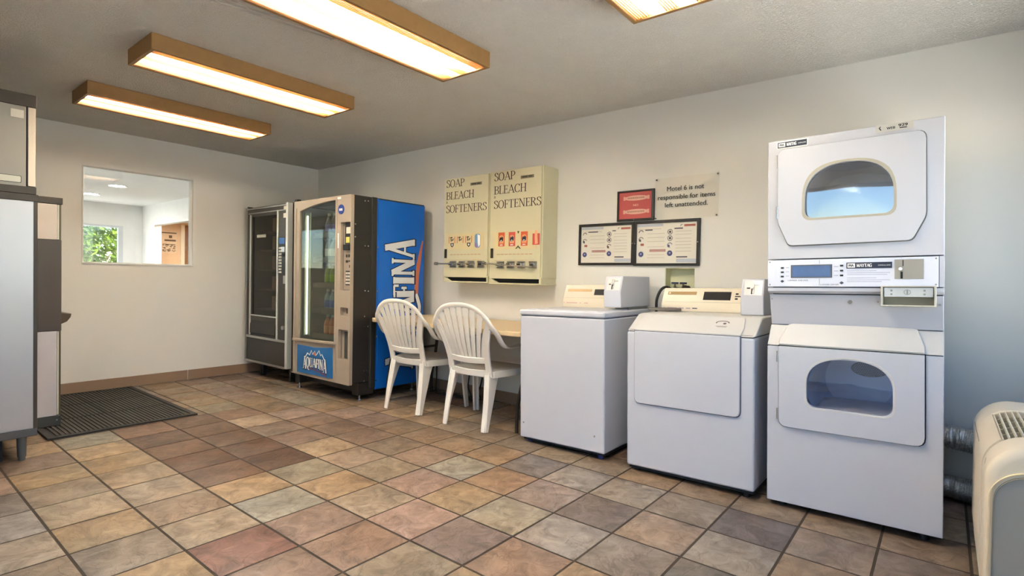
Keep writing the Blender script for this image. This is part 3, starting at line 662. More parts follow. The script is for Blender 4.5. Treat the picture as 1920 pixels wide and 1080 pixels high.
# lower door: front face plus bent top
fd = roundpoly([(.054, .79), (.056, .40), (.624, .40), (.622, .79)], [0, .04, .04, 0])
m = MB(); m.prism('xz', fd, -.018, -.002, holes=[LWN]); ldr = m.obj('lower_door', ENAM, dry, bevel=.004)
sl = Vector((0, .075, .097)).normalized(); nn = Vector((0, -sl.z, sl.y))
def slope_pt(x, s_, off): return Vector((x, .0, .79))+sl*s_+nn*off
m = MB(); top = [slope_pt(.054, 0, .018), slope_pt(.622, 0, .018), slope_pt(.622, .03, .018), slope_pt(.596, .118, .018), slope_pt(.578, .124, .018), slope_pt(.1, .124, .018), slope_pt(.084, .118, .018), slope_pt(.054, .03, .018)]
bot = [p-nn*.016 for p in top]
va = [m.bm.verts.new(p) for p in top]; vb = [m.bm.verts.new(p) for p in bot]; m.bm.faces.new(va); m.bm.faces.new(vb[::-1])
for i in range(8): m.bm.faces.new((va[i], vb[i], vb[(i+1) % 8], va[(i+1) % 8]))
m.obj('door_top', ENAM2, ldr, bevel=.004)
m = MB(); m.prism('xz', grow(fd, .004), -.0025, -.0004, holes=[grow(LWN, .006)]); m.obj('door_gasket', GAP, dry)
m = MB(); m.prism('xz', grow(LWN, .004), -.0185, .03, holes=[grow(LWN, -.01)]); m.obj('window_bezel', ENAM2, ldr, bevel=.002)
m = MB(); bubble(m, grow(LWN, -.009), .008, .003); m.obj('door_glass', DGL2, ldr, ang=80)
for z in (.74, .46):
    m = MB(); m.box(.046, .056, -.018, -.002, z-.026, z+.026); m.cyl((.05, -.019, z-.026), (.05, -.019, z+.026), .003, n=8); m.obj('hinge', CHROME, ldr)
# badges, display, keys
tag_maytag(dry, .045, .172, 1.757, 1.784, 0, True)
m = MB(); m.box(.444, .580, -.0012, .001, 1.762, 1.794); m.obj('asset_sticker', mat('clear_beige_label', (196, 194, 188), .5), dry)
m = MB(); put_text(m, 'WEB', (.485, -.002, 1.771), X_, Z_, .011, .03, bold=.0006); put_text(m, '929', (.527, -.002, 1.776), X_, Z_, .013, .032, bold=.0009)
m.flat(R4(.531, .557, 1.769, 1.773), (0, -.002, 0), X_, Z_); m.flat([(.455, 1.782), (.462, 1.789), (.464, 1.786), (.460, 1.782), (.466, 1.772), (.462, 1.770)], (0, -.002, 0), X_, Z_)
m.obj('sticker_print', BLACKP, dry, recalc=False, smooth=False)
m = MB(); m.prism('xz', R4(.106, .279, 1.122, 1.184), -.0065, -.003, holes=[R4(.112, .273, 1.127, 1.179)]); m.obj('display_bezel', mat('slate_bezel', (84, 88, 100), .4), cp)
m = MB(); m.box(.111, .274, -.0052, -.0035, 1.126, 1.18); m.obj('display', mat('blue_grey_display', (70, 100, 150), .25, var=.15, nscale=30), cp)
for x, zz in ((.068, (1.171, 1.150, 1.129)), (.317, (1.177, 1.154, 1.132))):
    for z in zz:
        m = MB(); m.box(x-.0065, x+.0065, -.0075, -.003, z-.004, z+.004); m.obj('key', BLACK, cp, bevel=.001)
for x, z in ((.068, 1.106), (.317, 1.098)):
    m = MB(); m.prism('xz', [(x-.009, z), (x, z-.007), (x+.009, z), (x, z+.007)], -.0075, -.003); m.obj('start_key', mat('slate_key', (64, 66, 82), .4), cp, bevel=.001)
tag_maytag(cp, .336, .507, 1.163, 1.190, -.004)
m = MB(); put_text(m, 'UPPER DRYER', (.093, -.0046, 1.107), X_, Z_, .0062, .088); put_text(m, 'LOWER DRYER', (.232, -.0046, 1.087), X_, Z_, .0062, .074)
m.flat(R4(.2262, .2276, 1.187, 1.205), (0, -.0046, 0), X_, Z_); m.flat(R4(.2262, .2276, 1.086, 1.118), (0, -.0046, 0), X_, Z_)
m.obj('panel_lettering', mat('dark_grey_print', (70, 70, 80), .6), cp, recalc=False, smooth=False)
m = MB()
for z, a in ((1.152, .45), (1.143, .5), (1.135, .49), (1.120, .45), (1.111, .5), (1.103, .47)): m.flat(R4(.338, a, z-.0014, z+.0014), (0, -.0046, 0), X_, Z_)
for z in (1.172, 1.152, 1.131): m.flat(R4(.084, .098, z-.002, z+.002), (0, -.0046, 0), X_, Z_); m.flat(R4(.287, .304, z-.001, z+.003), (0, -.0046, 0), X_, Z_)
m.obj('fine_print', mat('pale_print', (178, 184, 204), .6), cp, recalc=False, smooth=False)
m = MB(); m.box(.516, .617, -.0075, -.003, 1.114, 1.199); cpl = m.obj('coin_plate', mat('satin_steel', (158, 153, 144), .4, .1), cp, bevel=.001)
m = MB(); m.box(.544, .5475, -.0085, -.006, 1.17, 1.196); m.box(.537, .545, -.0085, -.006, 1.116, 1.146); m.obj('coin_slot', GAP, cpl)
m = MB(); m.cyl((.537, -.007, 1.158), (.537, -.016, 1.158), .0075, n=14); m.obj('coin_knob', CHROME, cpl, bevel=.001)
for x, z in ((.012, 1.2), (.012, 1.09), (.658, 1.2), (.658, 1.09)):
    m = MB(); m.cyl((x, -.0038, z), (x, -.0062, z), .0035, n=10); m.obj('screw', GREYM, cp)
cbm = mat('beige_coin_box', (196, 192, 178), .42, .2)
m = MB(); m.prism('xz', R4(.466, .660, .995, 1.084), -.016, .07, holes=[R4(.475, .652, 1.002, 1.079)]); cb = m.obj('coin_box', cbm, dry, bevel=.002)
m = MB(); m.box(.478, .65, -.006, .02, 1.036, 1.077); m.obj('coin_box_door', mat('satin_lock_plate', (198, 198, 196), .35, .4), cb, bevel=.0015)
m = MB(); m.box(.476, .651, .022, .04, 1.003, 1.04); m.obj('coin_box_recess', mat('khaki_recess', (140, 132, 112), .5), cb)
m = MB(); m.prism('xz', ell(.561, 1.057, .0125, .0115, 20), -.0085, -.006, holes=[ell(.561, 1.057, .0105, .0095, 20)]); m.box(.5585, .5635, -.009, -.006, 1.048, 1.066); m.obj('lock', GREYM, cb)
for x in (.505, .62):
    for z in (1.064, 1.048):
        m = MB(); m.cyl((x, -.006, z), (x, -.009, z), .0042, n=10); m.obj('screw', GREYM, cb)
m = MB(); m.cyl((.345, .044, 1.01), (.345, .034, 1.008), .0085, n=12); m.obj('panel_lock', GREYM, dry)
for x, z in ((.012, 1.02), (.452, 1.012), (.672, 1.004)):
    m = MB(); m.cyl((x, .046, z), (x, .038, z-.001), .0038, n=8); m.obj('screw', GREYM, dry)
for x in (.06, .62):
    for y in (.06, .56):
        m = MB(); m.cyl((x, y, -.0132*(x > .3)), (x, y, .03), .02, n=12); m.obj('levelling_foot', BLACK, dry)
# foil vent hoses behind
def duct(lbl, z, r, seed):
    r2 = random.Random(seed); N = 132; path = []; rr = []
    for k in range(N):
        f = k/(N-1); path.append((5.86+f*.66, -.1+.012*math.sin(f*7), z-.015*f*(1 if z > .2 else -.3)+.006*math.sin(f*9))); rr.append(r*(1+(.045 if k % 2 else -.045)+r2.uniform(-.035, .035)))
    m = MB(); m.tube(path, rr, 18)
    for v in m.bm.verts: v.co += Vector((r2.uniform(-.002, .002), r2.uniform(-.003, .003), r2.uniform(-.003, .003)))
    tag(m.obj('vent_hose', mat('crinkled_foil', (222, 220, 214), .27, .85, bump=1.0, bscale=130), ang=60), lbl, 'vent hose')
duct('upper silver foil vent hose behind the stacked dryer', .325, .058, 1)
duct('lower silver foil vent hose lying on the floor behind the stacked dryer', .064, .055, 2)

# ------------------------------------------------------------------ front-loading washer (middle)
w2 = thing('front_load_washer', 'white washer with blank square front door and slanted top, middle machine', 'washing machine', (4.588, -.803, 0), (0, -.022, 0))
WW, WD = .70, .66
m = MB(); m.box(.01, WW-.01, .02, WD-.02, .012, .04); m.obj('toe_kick', GAP, w2)
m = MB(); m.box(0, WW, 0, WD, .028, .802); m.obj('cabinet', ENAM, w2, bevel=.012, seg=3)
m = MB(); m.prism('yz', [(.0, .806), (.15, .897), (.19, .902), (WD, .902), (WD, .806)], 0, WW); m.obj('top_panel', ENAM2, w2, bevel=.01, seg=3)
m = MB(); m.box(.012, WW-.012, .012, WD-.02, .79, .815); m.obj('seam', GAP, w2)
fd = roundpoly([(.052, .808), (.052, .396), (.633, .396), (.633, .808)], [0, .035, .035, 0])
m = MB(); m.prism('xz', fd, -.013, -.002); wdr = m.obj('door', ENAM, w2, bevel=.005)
sl = Vector((0, .15, .091)).normalized(); nn = Vector((0, -sl.z, sl.y))
m = MB(); q0 = [Vector((x, 0, .806))+sl*s_+nn*.013 for x, s_ in ((.052, 0), (.633, 0), (.637, .06), (.628, .12), (.62, .155), (.075, .155), (.058, .13))]
q1 = [p-nn*.011 for p in q0]; va = [m.bm.verts.new(p) for p in q0]; vb = [m.bm.verts.new(p) for p in q1]; m.bm.faces.new(va); m.bm.faces.new(vb[::-1])
for i in range(7): m.bm.faces.new((va[i], vb[i], vb[(i+1) % 7], va[(i+1) % 7]))
m.obj('door_top', ENAM2, wdr, bevel=.004)
m = MB(); m.prism('xz', grow(fd, .004), -.0025, -.0004); m.obj('door_gap', mat('slate_gap', (92, 96, 110), .7), w2)
m = MB(); o3 = Vector((.52, 0, .806))+sl*.1+nn*.0136
pts = []
for k in range(13): a = rad(200-k*17); pts.append((.036*math.cos(a), .02*math.sin(a)+.0))
for k in range(12, -1, -1): a = rad(200-k*17); pts.append((.036*math.cos(a)*.82, .02*math.sin(a)*.68))
m.flat(pts, o3, X_, sl); m.flat(ell(.012, -.006, .009, .008, 14), o3, X_, sl); m.flat(R4(-.03, .03, -.032, -.029), o3, X_, sl); m.flat(R4(-.02, .028, -.04, -.037), o3, X_, sl)
m.obj('door_decal', mat('plum_decal', (96, 78, 84), .5), wdr, recalc=False, smooth=False)
def console(parent, x0, x1, yb, yt, z0, z1, yk):
    m = MB(); m.prism('yz', [(yb, z0), (yb-.003, z0+.05), (yt, z1), (yk, z1), (yk, z0)], x0, x1); c = m.obj('console', mat('warm_lit_console', (226, 214, 192), .35, var=.015), parent, bevel=.005)  # white console; the warm lamplight tint is put into its colour
    d = Vector((0, yt-(yb-.003), z1-(z0+.05))).normalized(); nrm = Vector((0, -d.z, d.y))
    o = Vector((0, yb-.003, z0+.05))
    return c, o, d, nrm
def on_face(m, pts, o, d, nrm, off, th):
    a = [m.bm.verts.new(o+Vector((p[0], 0, 0))+d*p[1]+nrm*off) for p in pts]; b = [m.bm.verts.new(o+Vector((p[0], 0, 0))+d*p[1]+nrm*(off-th)) for p in pts]
    m.bm.faces.new(a); m.bm.faces.new(b[::-1]); n_ = len(pts)
    for i in range(n_): m.bm.faces.new((a[i], b[i], b[(i+1) % n_], a[(i+1) % n_]))
GOLD = mat('bronze_strip', (176, 146, 104), .35, .4)
c2, o, d, nr = console(w2, -.005, .555, .50, .555, .902, 1.052, WD)
m = MB(); on_face(m, R4(.028, .215, .066, .088), o, d, nr, .002, .004); st = m.obj('model_strip', GOLD, c2)
m = MB(); on_face(m, R4(.034, .046, .07, .084), o, d, nr, .0026, .001); m.obj('strip_emblem', mat('cream_emblem', (226, 204, 170), .5), st)
m = MB(); on_face(m, R4(.262, .428, .03, .088), o, d, nr, .003, .004); m.obj('display', mat('dark_display', (46, 42, 42), .2), c2, bevel=.001)
m = MB(); on_face(m, R4(.02, .55, .012, .0145), o, d, nr, .0012, .002); m.obj('console_groove', mat('tan_groove', (196, 186, 168), .6), c2)
for x in (.462, .5):
    for z in (.04, .074):
        m = MB(); on_face(m, R4(x-.008, x+.008, z-.005, z+.005), o, d, nr, .004, .005); m.obj('key', BLACK, c2, bevel=.001)
m = MB(); on_face(m, R4(.452, .515, .054, .0595), o, d, nr, .003, .003); m.obj('key_divider', BLACK, c2)
m = MB()
for a, b in ((.012, .02), (.04, .1), (.112, .146), (.16, .188)): m.flat(R4(a, b, .018, .026), (0, .4965, .902), X_, Z_)
m.obj('console_print', mat('mauve_print', (178, 160, 170), .6), c2, recalc=False, smooth=False)
m = MB(); m.flat(R4(.2, .232, .02, .026), (0, .4965, .902), X_, Z_); m.obj('console_print', mat('dark_grey_print', (70, 70, 80), .6), c2, recalc=False, smooth=False)
def coin_meter(parent, x0, x1, yf, yb, z0, z1, ym=None):
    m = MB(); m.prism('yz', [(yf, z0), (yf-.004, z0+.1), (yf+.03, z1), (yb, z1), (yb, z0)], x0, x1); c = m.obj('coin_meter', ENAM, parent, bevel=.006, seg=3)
    d = Vector((0, .034, z1-z0-.1)).normalized(); nrm = Vector((0, -d.z, d.y)); o = Vector((0, yf-.004, z0+.1)); xm = (x0+x1)/2
    m = MB(); on_face(m, R4(x0+.018, x1-.012, .012, .096), o, d, nrm, .0015, .002); pl = m.obj('coin_plate', mat('pale_steel', (206, 206, 206), .3, .4), c)
    m = MB(); on_face(m, R4(xm-.008, xm+.01, .02, .086), o, d, nrm, .009, .008); on_face(m, R4(xm+.01, xm+.034, .07, .08), o, d, nrm, .008, .006); m.obj('coin_slide', CHROME, pl, bevel=.002)
    m = MB(); on_face(m, R4(xm-.004, xm+.002, .016, .044), o, d, nrm, .0105, .002); on_face(m, R4(xm-.03, xm-.012, .05, .056), o, d, nrm, .004, .003); m.obj('coin_slot', GAP, pl)
    p = o+d*.052+nrm*.009+Vector((xm, 0, 0)); m = MB(); m.cyl(p, p+nrm*.012, .008, n=12); m.obj('coin_knob', CHROME, pl)
    return c
coin_meter(w2, .55, .672, .29, .62, .903, 1.105)
for x in (.05, .65):
    for y in (.05, .6):
        m = MB(); m.cyl((x, y, -.014*(x > .3)), (x, y, .03), .018, n=12); m.obj('levelling_foot', BLACK, w2)
t = thing('grey_slab', 'flat grey rag lying on the middle washer beside black hose', 'slab', (4.60, -.33, .917), (.0, -.022, .1))  # thin grey slab standing for a flat plastic piece
m = MB(); r2 = random.Random(8); pts = [(-.10, -.03), (-.05, -.045), (.03, -.05), (.10, -.02), (.09, .02), (.0, .045), (-.07, .04)]
m.prism('xy', [tuple(q)[:2] for q in catmull([(a, b, 0) for a, b in pts], 3, True)], -.009, .008); m.obj('slab_body', mat('grey_slab_finish', (118, 112, 106), .9, var=.2, nscale=40, bump=.5), t, bevel=.004)

# ------------------------------------------------------------------ top-loading washer (left)
w1 = thing('top_load_washer', 'white top-loading washer with plain front and flat lid, beside table', 'washing machine', (3.792, -.79, 0), (0, -.022, 0))
W1 = .642
m = MB(); m.box(.012, W1-.012, .03, .63, .012, .04); m.obj('toe_kick', GAP, w1)
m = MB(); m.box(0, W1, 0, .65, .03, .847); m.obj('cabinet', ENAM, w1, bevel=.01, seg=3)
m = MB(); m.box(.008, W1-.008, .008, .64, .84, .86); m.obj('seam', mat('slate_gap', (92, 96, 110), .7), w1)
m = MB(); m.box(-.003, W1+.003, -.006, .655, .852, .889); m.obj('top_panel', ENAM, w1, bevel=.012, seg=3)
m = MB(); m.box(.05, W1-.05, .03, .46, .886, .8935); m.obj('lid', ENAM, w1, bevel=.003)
c1, o, d, nr = console(w1, .0, .50, .52, .565, .889, 1.055, .65)
m = MB(); on_face(m, R4(.03, .235, .072, .09), o, d, nr, .002, .004); m.obj('model_strip', GOLD, c1)
m = MB(); on_face(m, R4(.26, .41, .045, .09), o, d, nr, .003, .004); m.obj('display', mat('dark_display', (46, 42, 42), .2), c1, bevel=.001)
m = MB(); on_face(m, R4(.345, .365, .096, .104), o, d, nr, .004, .005); m.obj('sensor_eye', BLACK, c1)
m = MB(); on_face(m, R4(.02, .5, .022, .0245), o, d, nr, .0012, .002); m.obj('console_groove', mat('tan_groove', (196, 186, 168), .6), c1)
m = MB()
for a, b in ((.012, .02), (.036, .13), (.15, .16), (.19, .22)): m.flat(R4(a, b, .03, .037), (0, .5165, .889), X_, Z_)
m.obj('console_print', mat('rose_print', (212, 176, 170), .6), c1, recalc=False, smooth=False)
coin_meter(w1, .487, .612, .27, .70, .907, 1.112)
m = MB(); m.box(.50, .60, .40, .69, .889, .906); m.obj('meter_bracket', GREYM, w1)
for x, z in ((.03, .13), (.575, .13)):
    m = MB(); m.cyl((x, .002, z), (x, -.003, z), .006, n=10); m.obj('panel_screw', GREYM, w1)
for x in (.05, .59):
    for y in (.05, .6):
        m = MB(); m.cyl((x, y, -.013*(x > .3)), (x, y, .035), .018, n=12); m.obj('levelling_foot', mat('blue_foot', (40, 50, 110), .6), w1)

# ------------------------------------------------------------------ washer outlet recess, valves, hoses
RECM = mat('olive_recess_paint', (222, 220, 186), .7)
t = thing('outlet_box', 'recessed olive outlet box with two blue valves above the middle washer', 'water outlet', (VB[0], 0, VB[2]))
bw_, bh_ = VB[1]-VB[0], VB[3]-VB[2]
m = MB(); m.box(.001, bw_-.001, .09, .095, .001, bh_-.001); m.box(.001, .004, .001, .09, .001, bh_-.001); m.box(bw_-.004, bw_-.001, .001, .09, .001, bh_-.001); m.box(.004, bw_-.004, .001, .09, .001, .004); m.box(.004, bw_-.004, .001, .09, bh_-.004, bh_-.001); m.obj('box_liner', RECM, t)
BRASS = mat('tarnished_brass', (120, 108, 84), .4, .8)
for k, x in enumerate((.058, .118)):
    m = MB(); m.cyl((x, .04, .02), (x, .04, .085), .009, n=10); m.cyl((x, .09, .065), (x, .03, .065), .008, n=10); m.cyl((x, .04, .085), (x, .04, .1), .006, n=8); v = m.obj('valve_body', BRASS, t)
    m = MB(); m.cyl((x-.024, .04, .104), (x+.024, .04, .104), .0075, n=10); m.cyl((x, .018, .104), (x, .062, .104), .0075, n=10); m.obj('valve_handle', mat('blue_grey_handle', (66, 70, 98), .4), v)
HOSE = mat('black_rubber', (34, 30, 28), .55)
m = MB(); m.tube(catmull([(4.513, .04, 1.0), (4.50, -.03, 1.05), (4.475, -.09, 1.045), (4.452, -.118, .98), (4.448, -.12, .90), (4.455, -.11, .70), (4.49, -.07, .4)], 6), .0095, 10)
tag(m.obj('inlet_hose', HOSE), 'black rubber hose curving down from the left valve between two washers', 'hose')
m = MB(); m.tube(catmull([(4.573, .04, 1.0), (4.59, -.0, 1.055), (4.63, -.04, 1.06), (4.66, -.07, 1.03), (4.66, -.085, .8), (4.66, -.085, .5)], 6), .0095, 10)
tag(m.obj('inlet_hose', HOSE), 'black rubber hose arching from the right valve behind washer console', 'hose')

# ------------------------------------------------------------------ wall signs
def screw_head(parent, x, y, z, r=.005):
    m = MB(); m.cyl((x, y, z), (x, y-.003, z), r, n=10); m.obj('screw', CHROME, parent)
FRM = mat('black_poster_frame', (34, 28, 24), .4)
PAP = mat('ivory_poster_paper', (238, 232, 218), .5, var=.03)
FG = glass_mat('frame_glazing', (255, 255, 255), .7, .05)
def frame(t, W, Hh, wl, wr, wb, wt):
    m = MB(); m.prism('xz', R4(0, W, 0, Hh), -.02, -.001, holes=[R4(wl, W-wr, wb, Hh-wt)]); m.obj('frame', FRM, t, bevel=.002)
t = thing('red_notice', 'small red notice in black frame above the instruction posters', 'sign', (4.074, 0, 1.535))
frame(t, .293, .225, .012, .02, .016, .012)
m = MB(); m.box(.01, .275, -.008, -.002, .014, .215); m.obj('poster_sheet', mat('red_notice_paper', (204, 86, 82), .55, var=.04), t)
CREAM = mat('salmon_cream_print', (238, 186, 164), .6)
m = MB()
for z in (.168, .068):
    m.flat(ell(.15, z, .098, .019), (0, -.0086, 0), X_, Z_)
    for sx in (.055, .245): m.flat(R4(sx-.008, sx+.008, z-.014, z+.014), (0, -.0086, 0), X_, Z_)
put_text(m, 'NO', (.147, -.0086, .108), X_, Z_, .017, .04, 'C', bold=.001)
m.obj('print', CREAM, t, recalc=False, smooth=False)
m = MB(); r2 = random.Random(5)
for z in (.168, .068):
    x = .082
    while x < .215:
        w_ = r2.uniform(.006, .011); m.flat(R4(x, x+w_, z-.005, z+.006), (0, -.0092, 0), X_, Z_); x += w_+.004
m.obj('small_print', mat('olive_print', (176, 128, 104), .6), t, recalc=False, smooth=False)
m = MB(); m.box(.01, .276, -.0125, -.0115, .014, .216); m.obj('glazing', FG, t)
screw_head(t, .14, -.02, .008, .004)
def instruction(lbl, x0, x1, z0, z1, wl, wr, flip, seed):
    W, Hh = x1-x0, z1-z0
    t = thing('instruction_poster', lbl, 'poster', (x0, 0, z0))
    frame(t, W, Hh, wl, wr, .018, .02)
    m = MB(); m.box(wl-.004, W-wr+.004, -.008, -.002, .015, Hh-.017); m.obj('poster_sheet', PAP, t)
    a, b = wl+.004, W-wr-.004; w_ = b-a; c_ = .022; e_ = Hh-.024; h_ = e_-c_; y = -.0086
    def r(u0, u1, v0, v1): return R4(a+u0*w_, a+u1*w_, c_+v0*h_, c_+v1*h_)
    m = MB(); m.flat(r(.0, .45, .93, 1), (0, y, 0), X_, Z_); m.flat(r(.68, 1, .01, .1), (0, y, 0), X_, Z_); m.obj('blue_tint_print', mat('pale_blue_print', (198, 202, 210), .6), t, recalc=False, smooth=False)
    m = MB(); m.flat(r(.8, .98, .9, .955), (0, y, 0), X_, Z_); m.flat(r(.06, .12, .44, .5), (0, y, 0), X_, Z_); m.obj('red_print', mat('rust_print', (186, 104, 88), .6), t, recalc=False, smooth=False)
    m = MB(); m.flat(r(.22, .5, .28, .345), (0, y, 0), X_, Z_); m.obj('pink_bar', mat('pink_bar_print', (196, 150, 140), .6), t, recalc=False, smooth=False)
    m = MB()
    for v in (.74, .64, .54, .4, .2, .12): m.flat(r(.18, .48, v, v+.015), (0, y, 0), X_, Z_)
    for v in (.78, .7, .6, .52, .44, .36, .28): m.flat(r(.66, .92, v, v+.015), (0, y, 0), X_, Z_)
    m.flat(r(.02, .42, .86, .875), (0, y, 0), X_, Z_); m.obj('text_lines', mat('taupe_print', (210, 201, 186), .6), t, recalc=False, smooth=False)
    m = MB(); m.flat(r(.14, .34, .845, .875) if not flip else r(.14, .27, .83, .86), (0, y-.0003, 0), X_, Z_); m.flat(r(.63, .7, .86, .885) if not flip else r(.64, .78, .845, .875), (0, y-.0003, 0), X_, Z_); m.flat(r(.68, .86, .13, .16), (0, y-.0003, 0), X_, Z_)
    m.flat([(a+.73*w_, c_+.9*h_), (a+.745*w_, c_+.95*h_), (a+.78*w_, c_+.96*h_), (a+.75*w_, c_+.93*h_)], (0, y, 0), X_, Z_); m.obj('headings', mat('dark_grey_print', (70, 70, 80), .6), t, recalc=False, smooth=False)
    dk = MB(); bl = MB(); rr_ = .045*w_
    for u, v, kind in ((.07, .78, 0), (.07, .6, 1), (.07, .22, 2), (.57, .78, 3), (.57, .62, 3), (.57, .44, 1), (.57, .24, 2)):
        cx, cz = a+u*w_, c_+v*h_
        if kind == 2: bl.flat(ell(cx, cz, rr_, rr_), (0, y-.0003, 0), X_, Z_); continue
        q = dk if not (flip and u > .5 and kind == 1) else bl
        for k in range(10 if kind != 3 else 16):
            t0 = rad(20+k*(22 if kind else 16)); t1 = t0+rad(18)
            q.flat([(cx+rr_*math.cos(t0), cz+rr_*math.sin(t0)), (cx+rr_*math.cos(t1), cz+rr_*math.sin(t1)), (cx+rr_*.72*math.cos(t1), cz+rr_*.72*math.sin(t1)), (cx+rr_*.72*math.cos(t0), cz+rr_*.72*math.sin(t0))], (0, y-.0003, 0), X_, Z_)
        if kind == 3: dk.flat(ell(cx, cz, rr_*.45, rr_*.45, 12), (0, y-.0003, 0), X_, Z_)
        if kind == 1: q.flat([(cx-rr_*.8, cz-rr_*.4), (cx, cz-rr_*.9), (cx-rr_*.1, cz+.1*rr_), (cx-rr_*.7, cz+rr_*.3)], (0, y-.0003, 0), X_, Z_)
    dk.obj('line_icons', mat('charcoal_print', (74, 70, 72), .6), t, recalc=False, smooth=False); bl.obj('blue_icons', mat('indigo_print', (74, 78, 130), .6), t, recalc=False, smooth=False)
    m = MB()
    for v in (.22, .24):
        u = .07 if v == .22 else .57; m.flat(ell(a+u*w_, c_+v*h_+.002, rr_*.3, rr_*.3, 12), (0, y-.0008, 0), X_, Z_)
    m.obj('icon_centres', mat('lilac_print', (190, 188, 214), .6), t, recalc=False, smooth=False)
    m = MB(); m.box(wl-.002, W-wr+.002, -.0125, -.0115, .016, Hh-.018); m.obj('glazing', FG, t)
    screw_head(t, .006 if not flip else W-.012, -.02, Hh*.5, .004); screw_head(t, W-.008 if not flip else .012, -.02, Hh*.5, .0045)
instruction('framed laundry instruction poster, left of the pair below the red notice', 3.744, 4.214, 1.21, 1.528, .018, .018, False, 1)
instruction('framed laundry instruction poster, right of the pair, nearest the valves', 4.2145, 4.702, 1.205, 1.530, .021, .022, True, 2)
t = thing('acrylic_sign', 'clear acrylic wall sign about unattended items, right of the red notice', 'sign', (4.37, 0, 1.535))
m = MB(); m.box(0, .447, -.006, -.002, 0, .29); m.obj('acrylic_plate', glass_mat('acrylic', (254, 253, 251), .35, .12), t)
m = MB()
for s_, x, z, w_ in (('Motel 6 is not', .218, .196, .262), ('responsible for items', .223, .138, .404), ('left unattended.', .225, .083, .300)):
    m = MB(); put_text(m, s_, (x, -.0067, z), X_, Z_, .034, w_, 'C', bold=.0005); m.obj('lettering', BLACKP, t, recalc=False, smooth=False)
for x, z in ((.008, .282), (.439, .285), (.437, .01), (.008, .008)):
    m = MB(); m.cyl((x, -.006, z), (x, -.011, z), .0055, n=12); m.obj('standoff_screw', mat('dark_screw', (96, 90, 80), .4, .7), t)

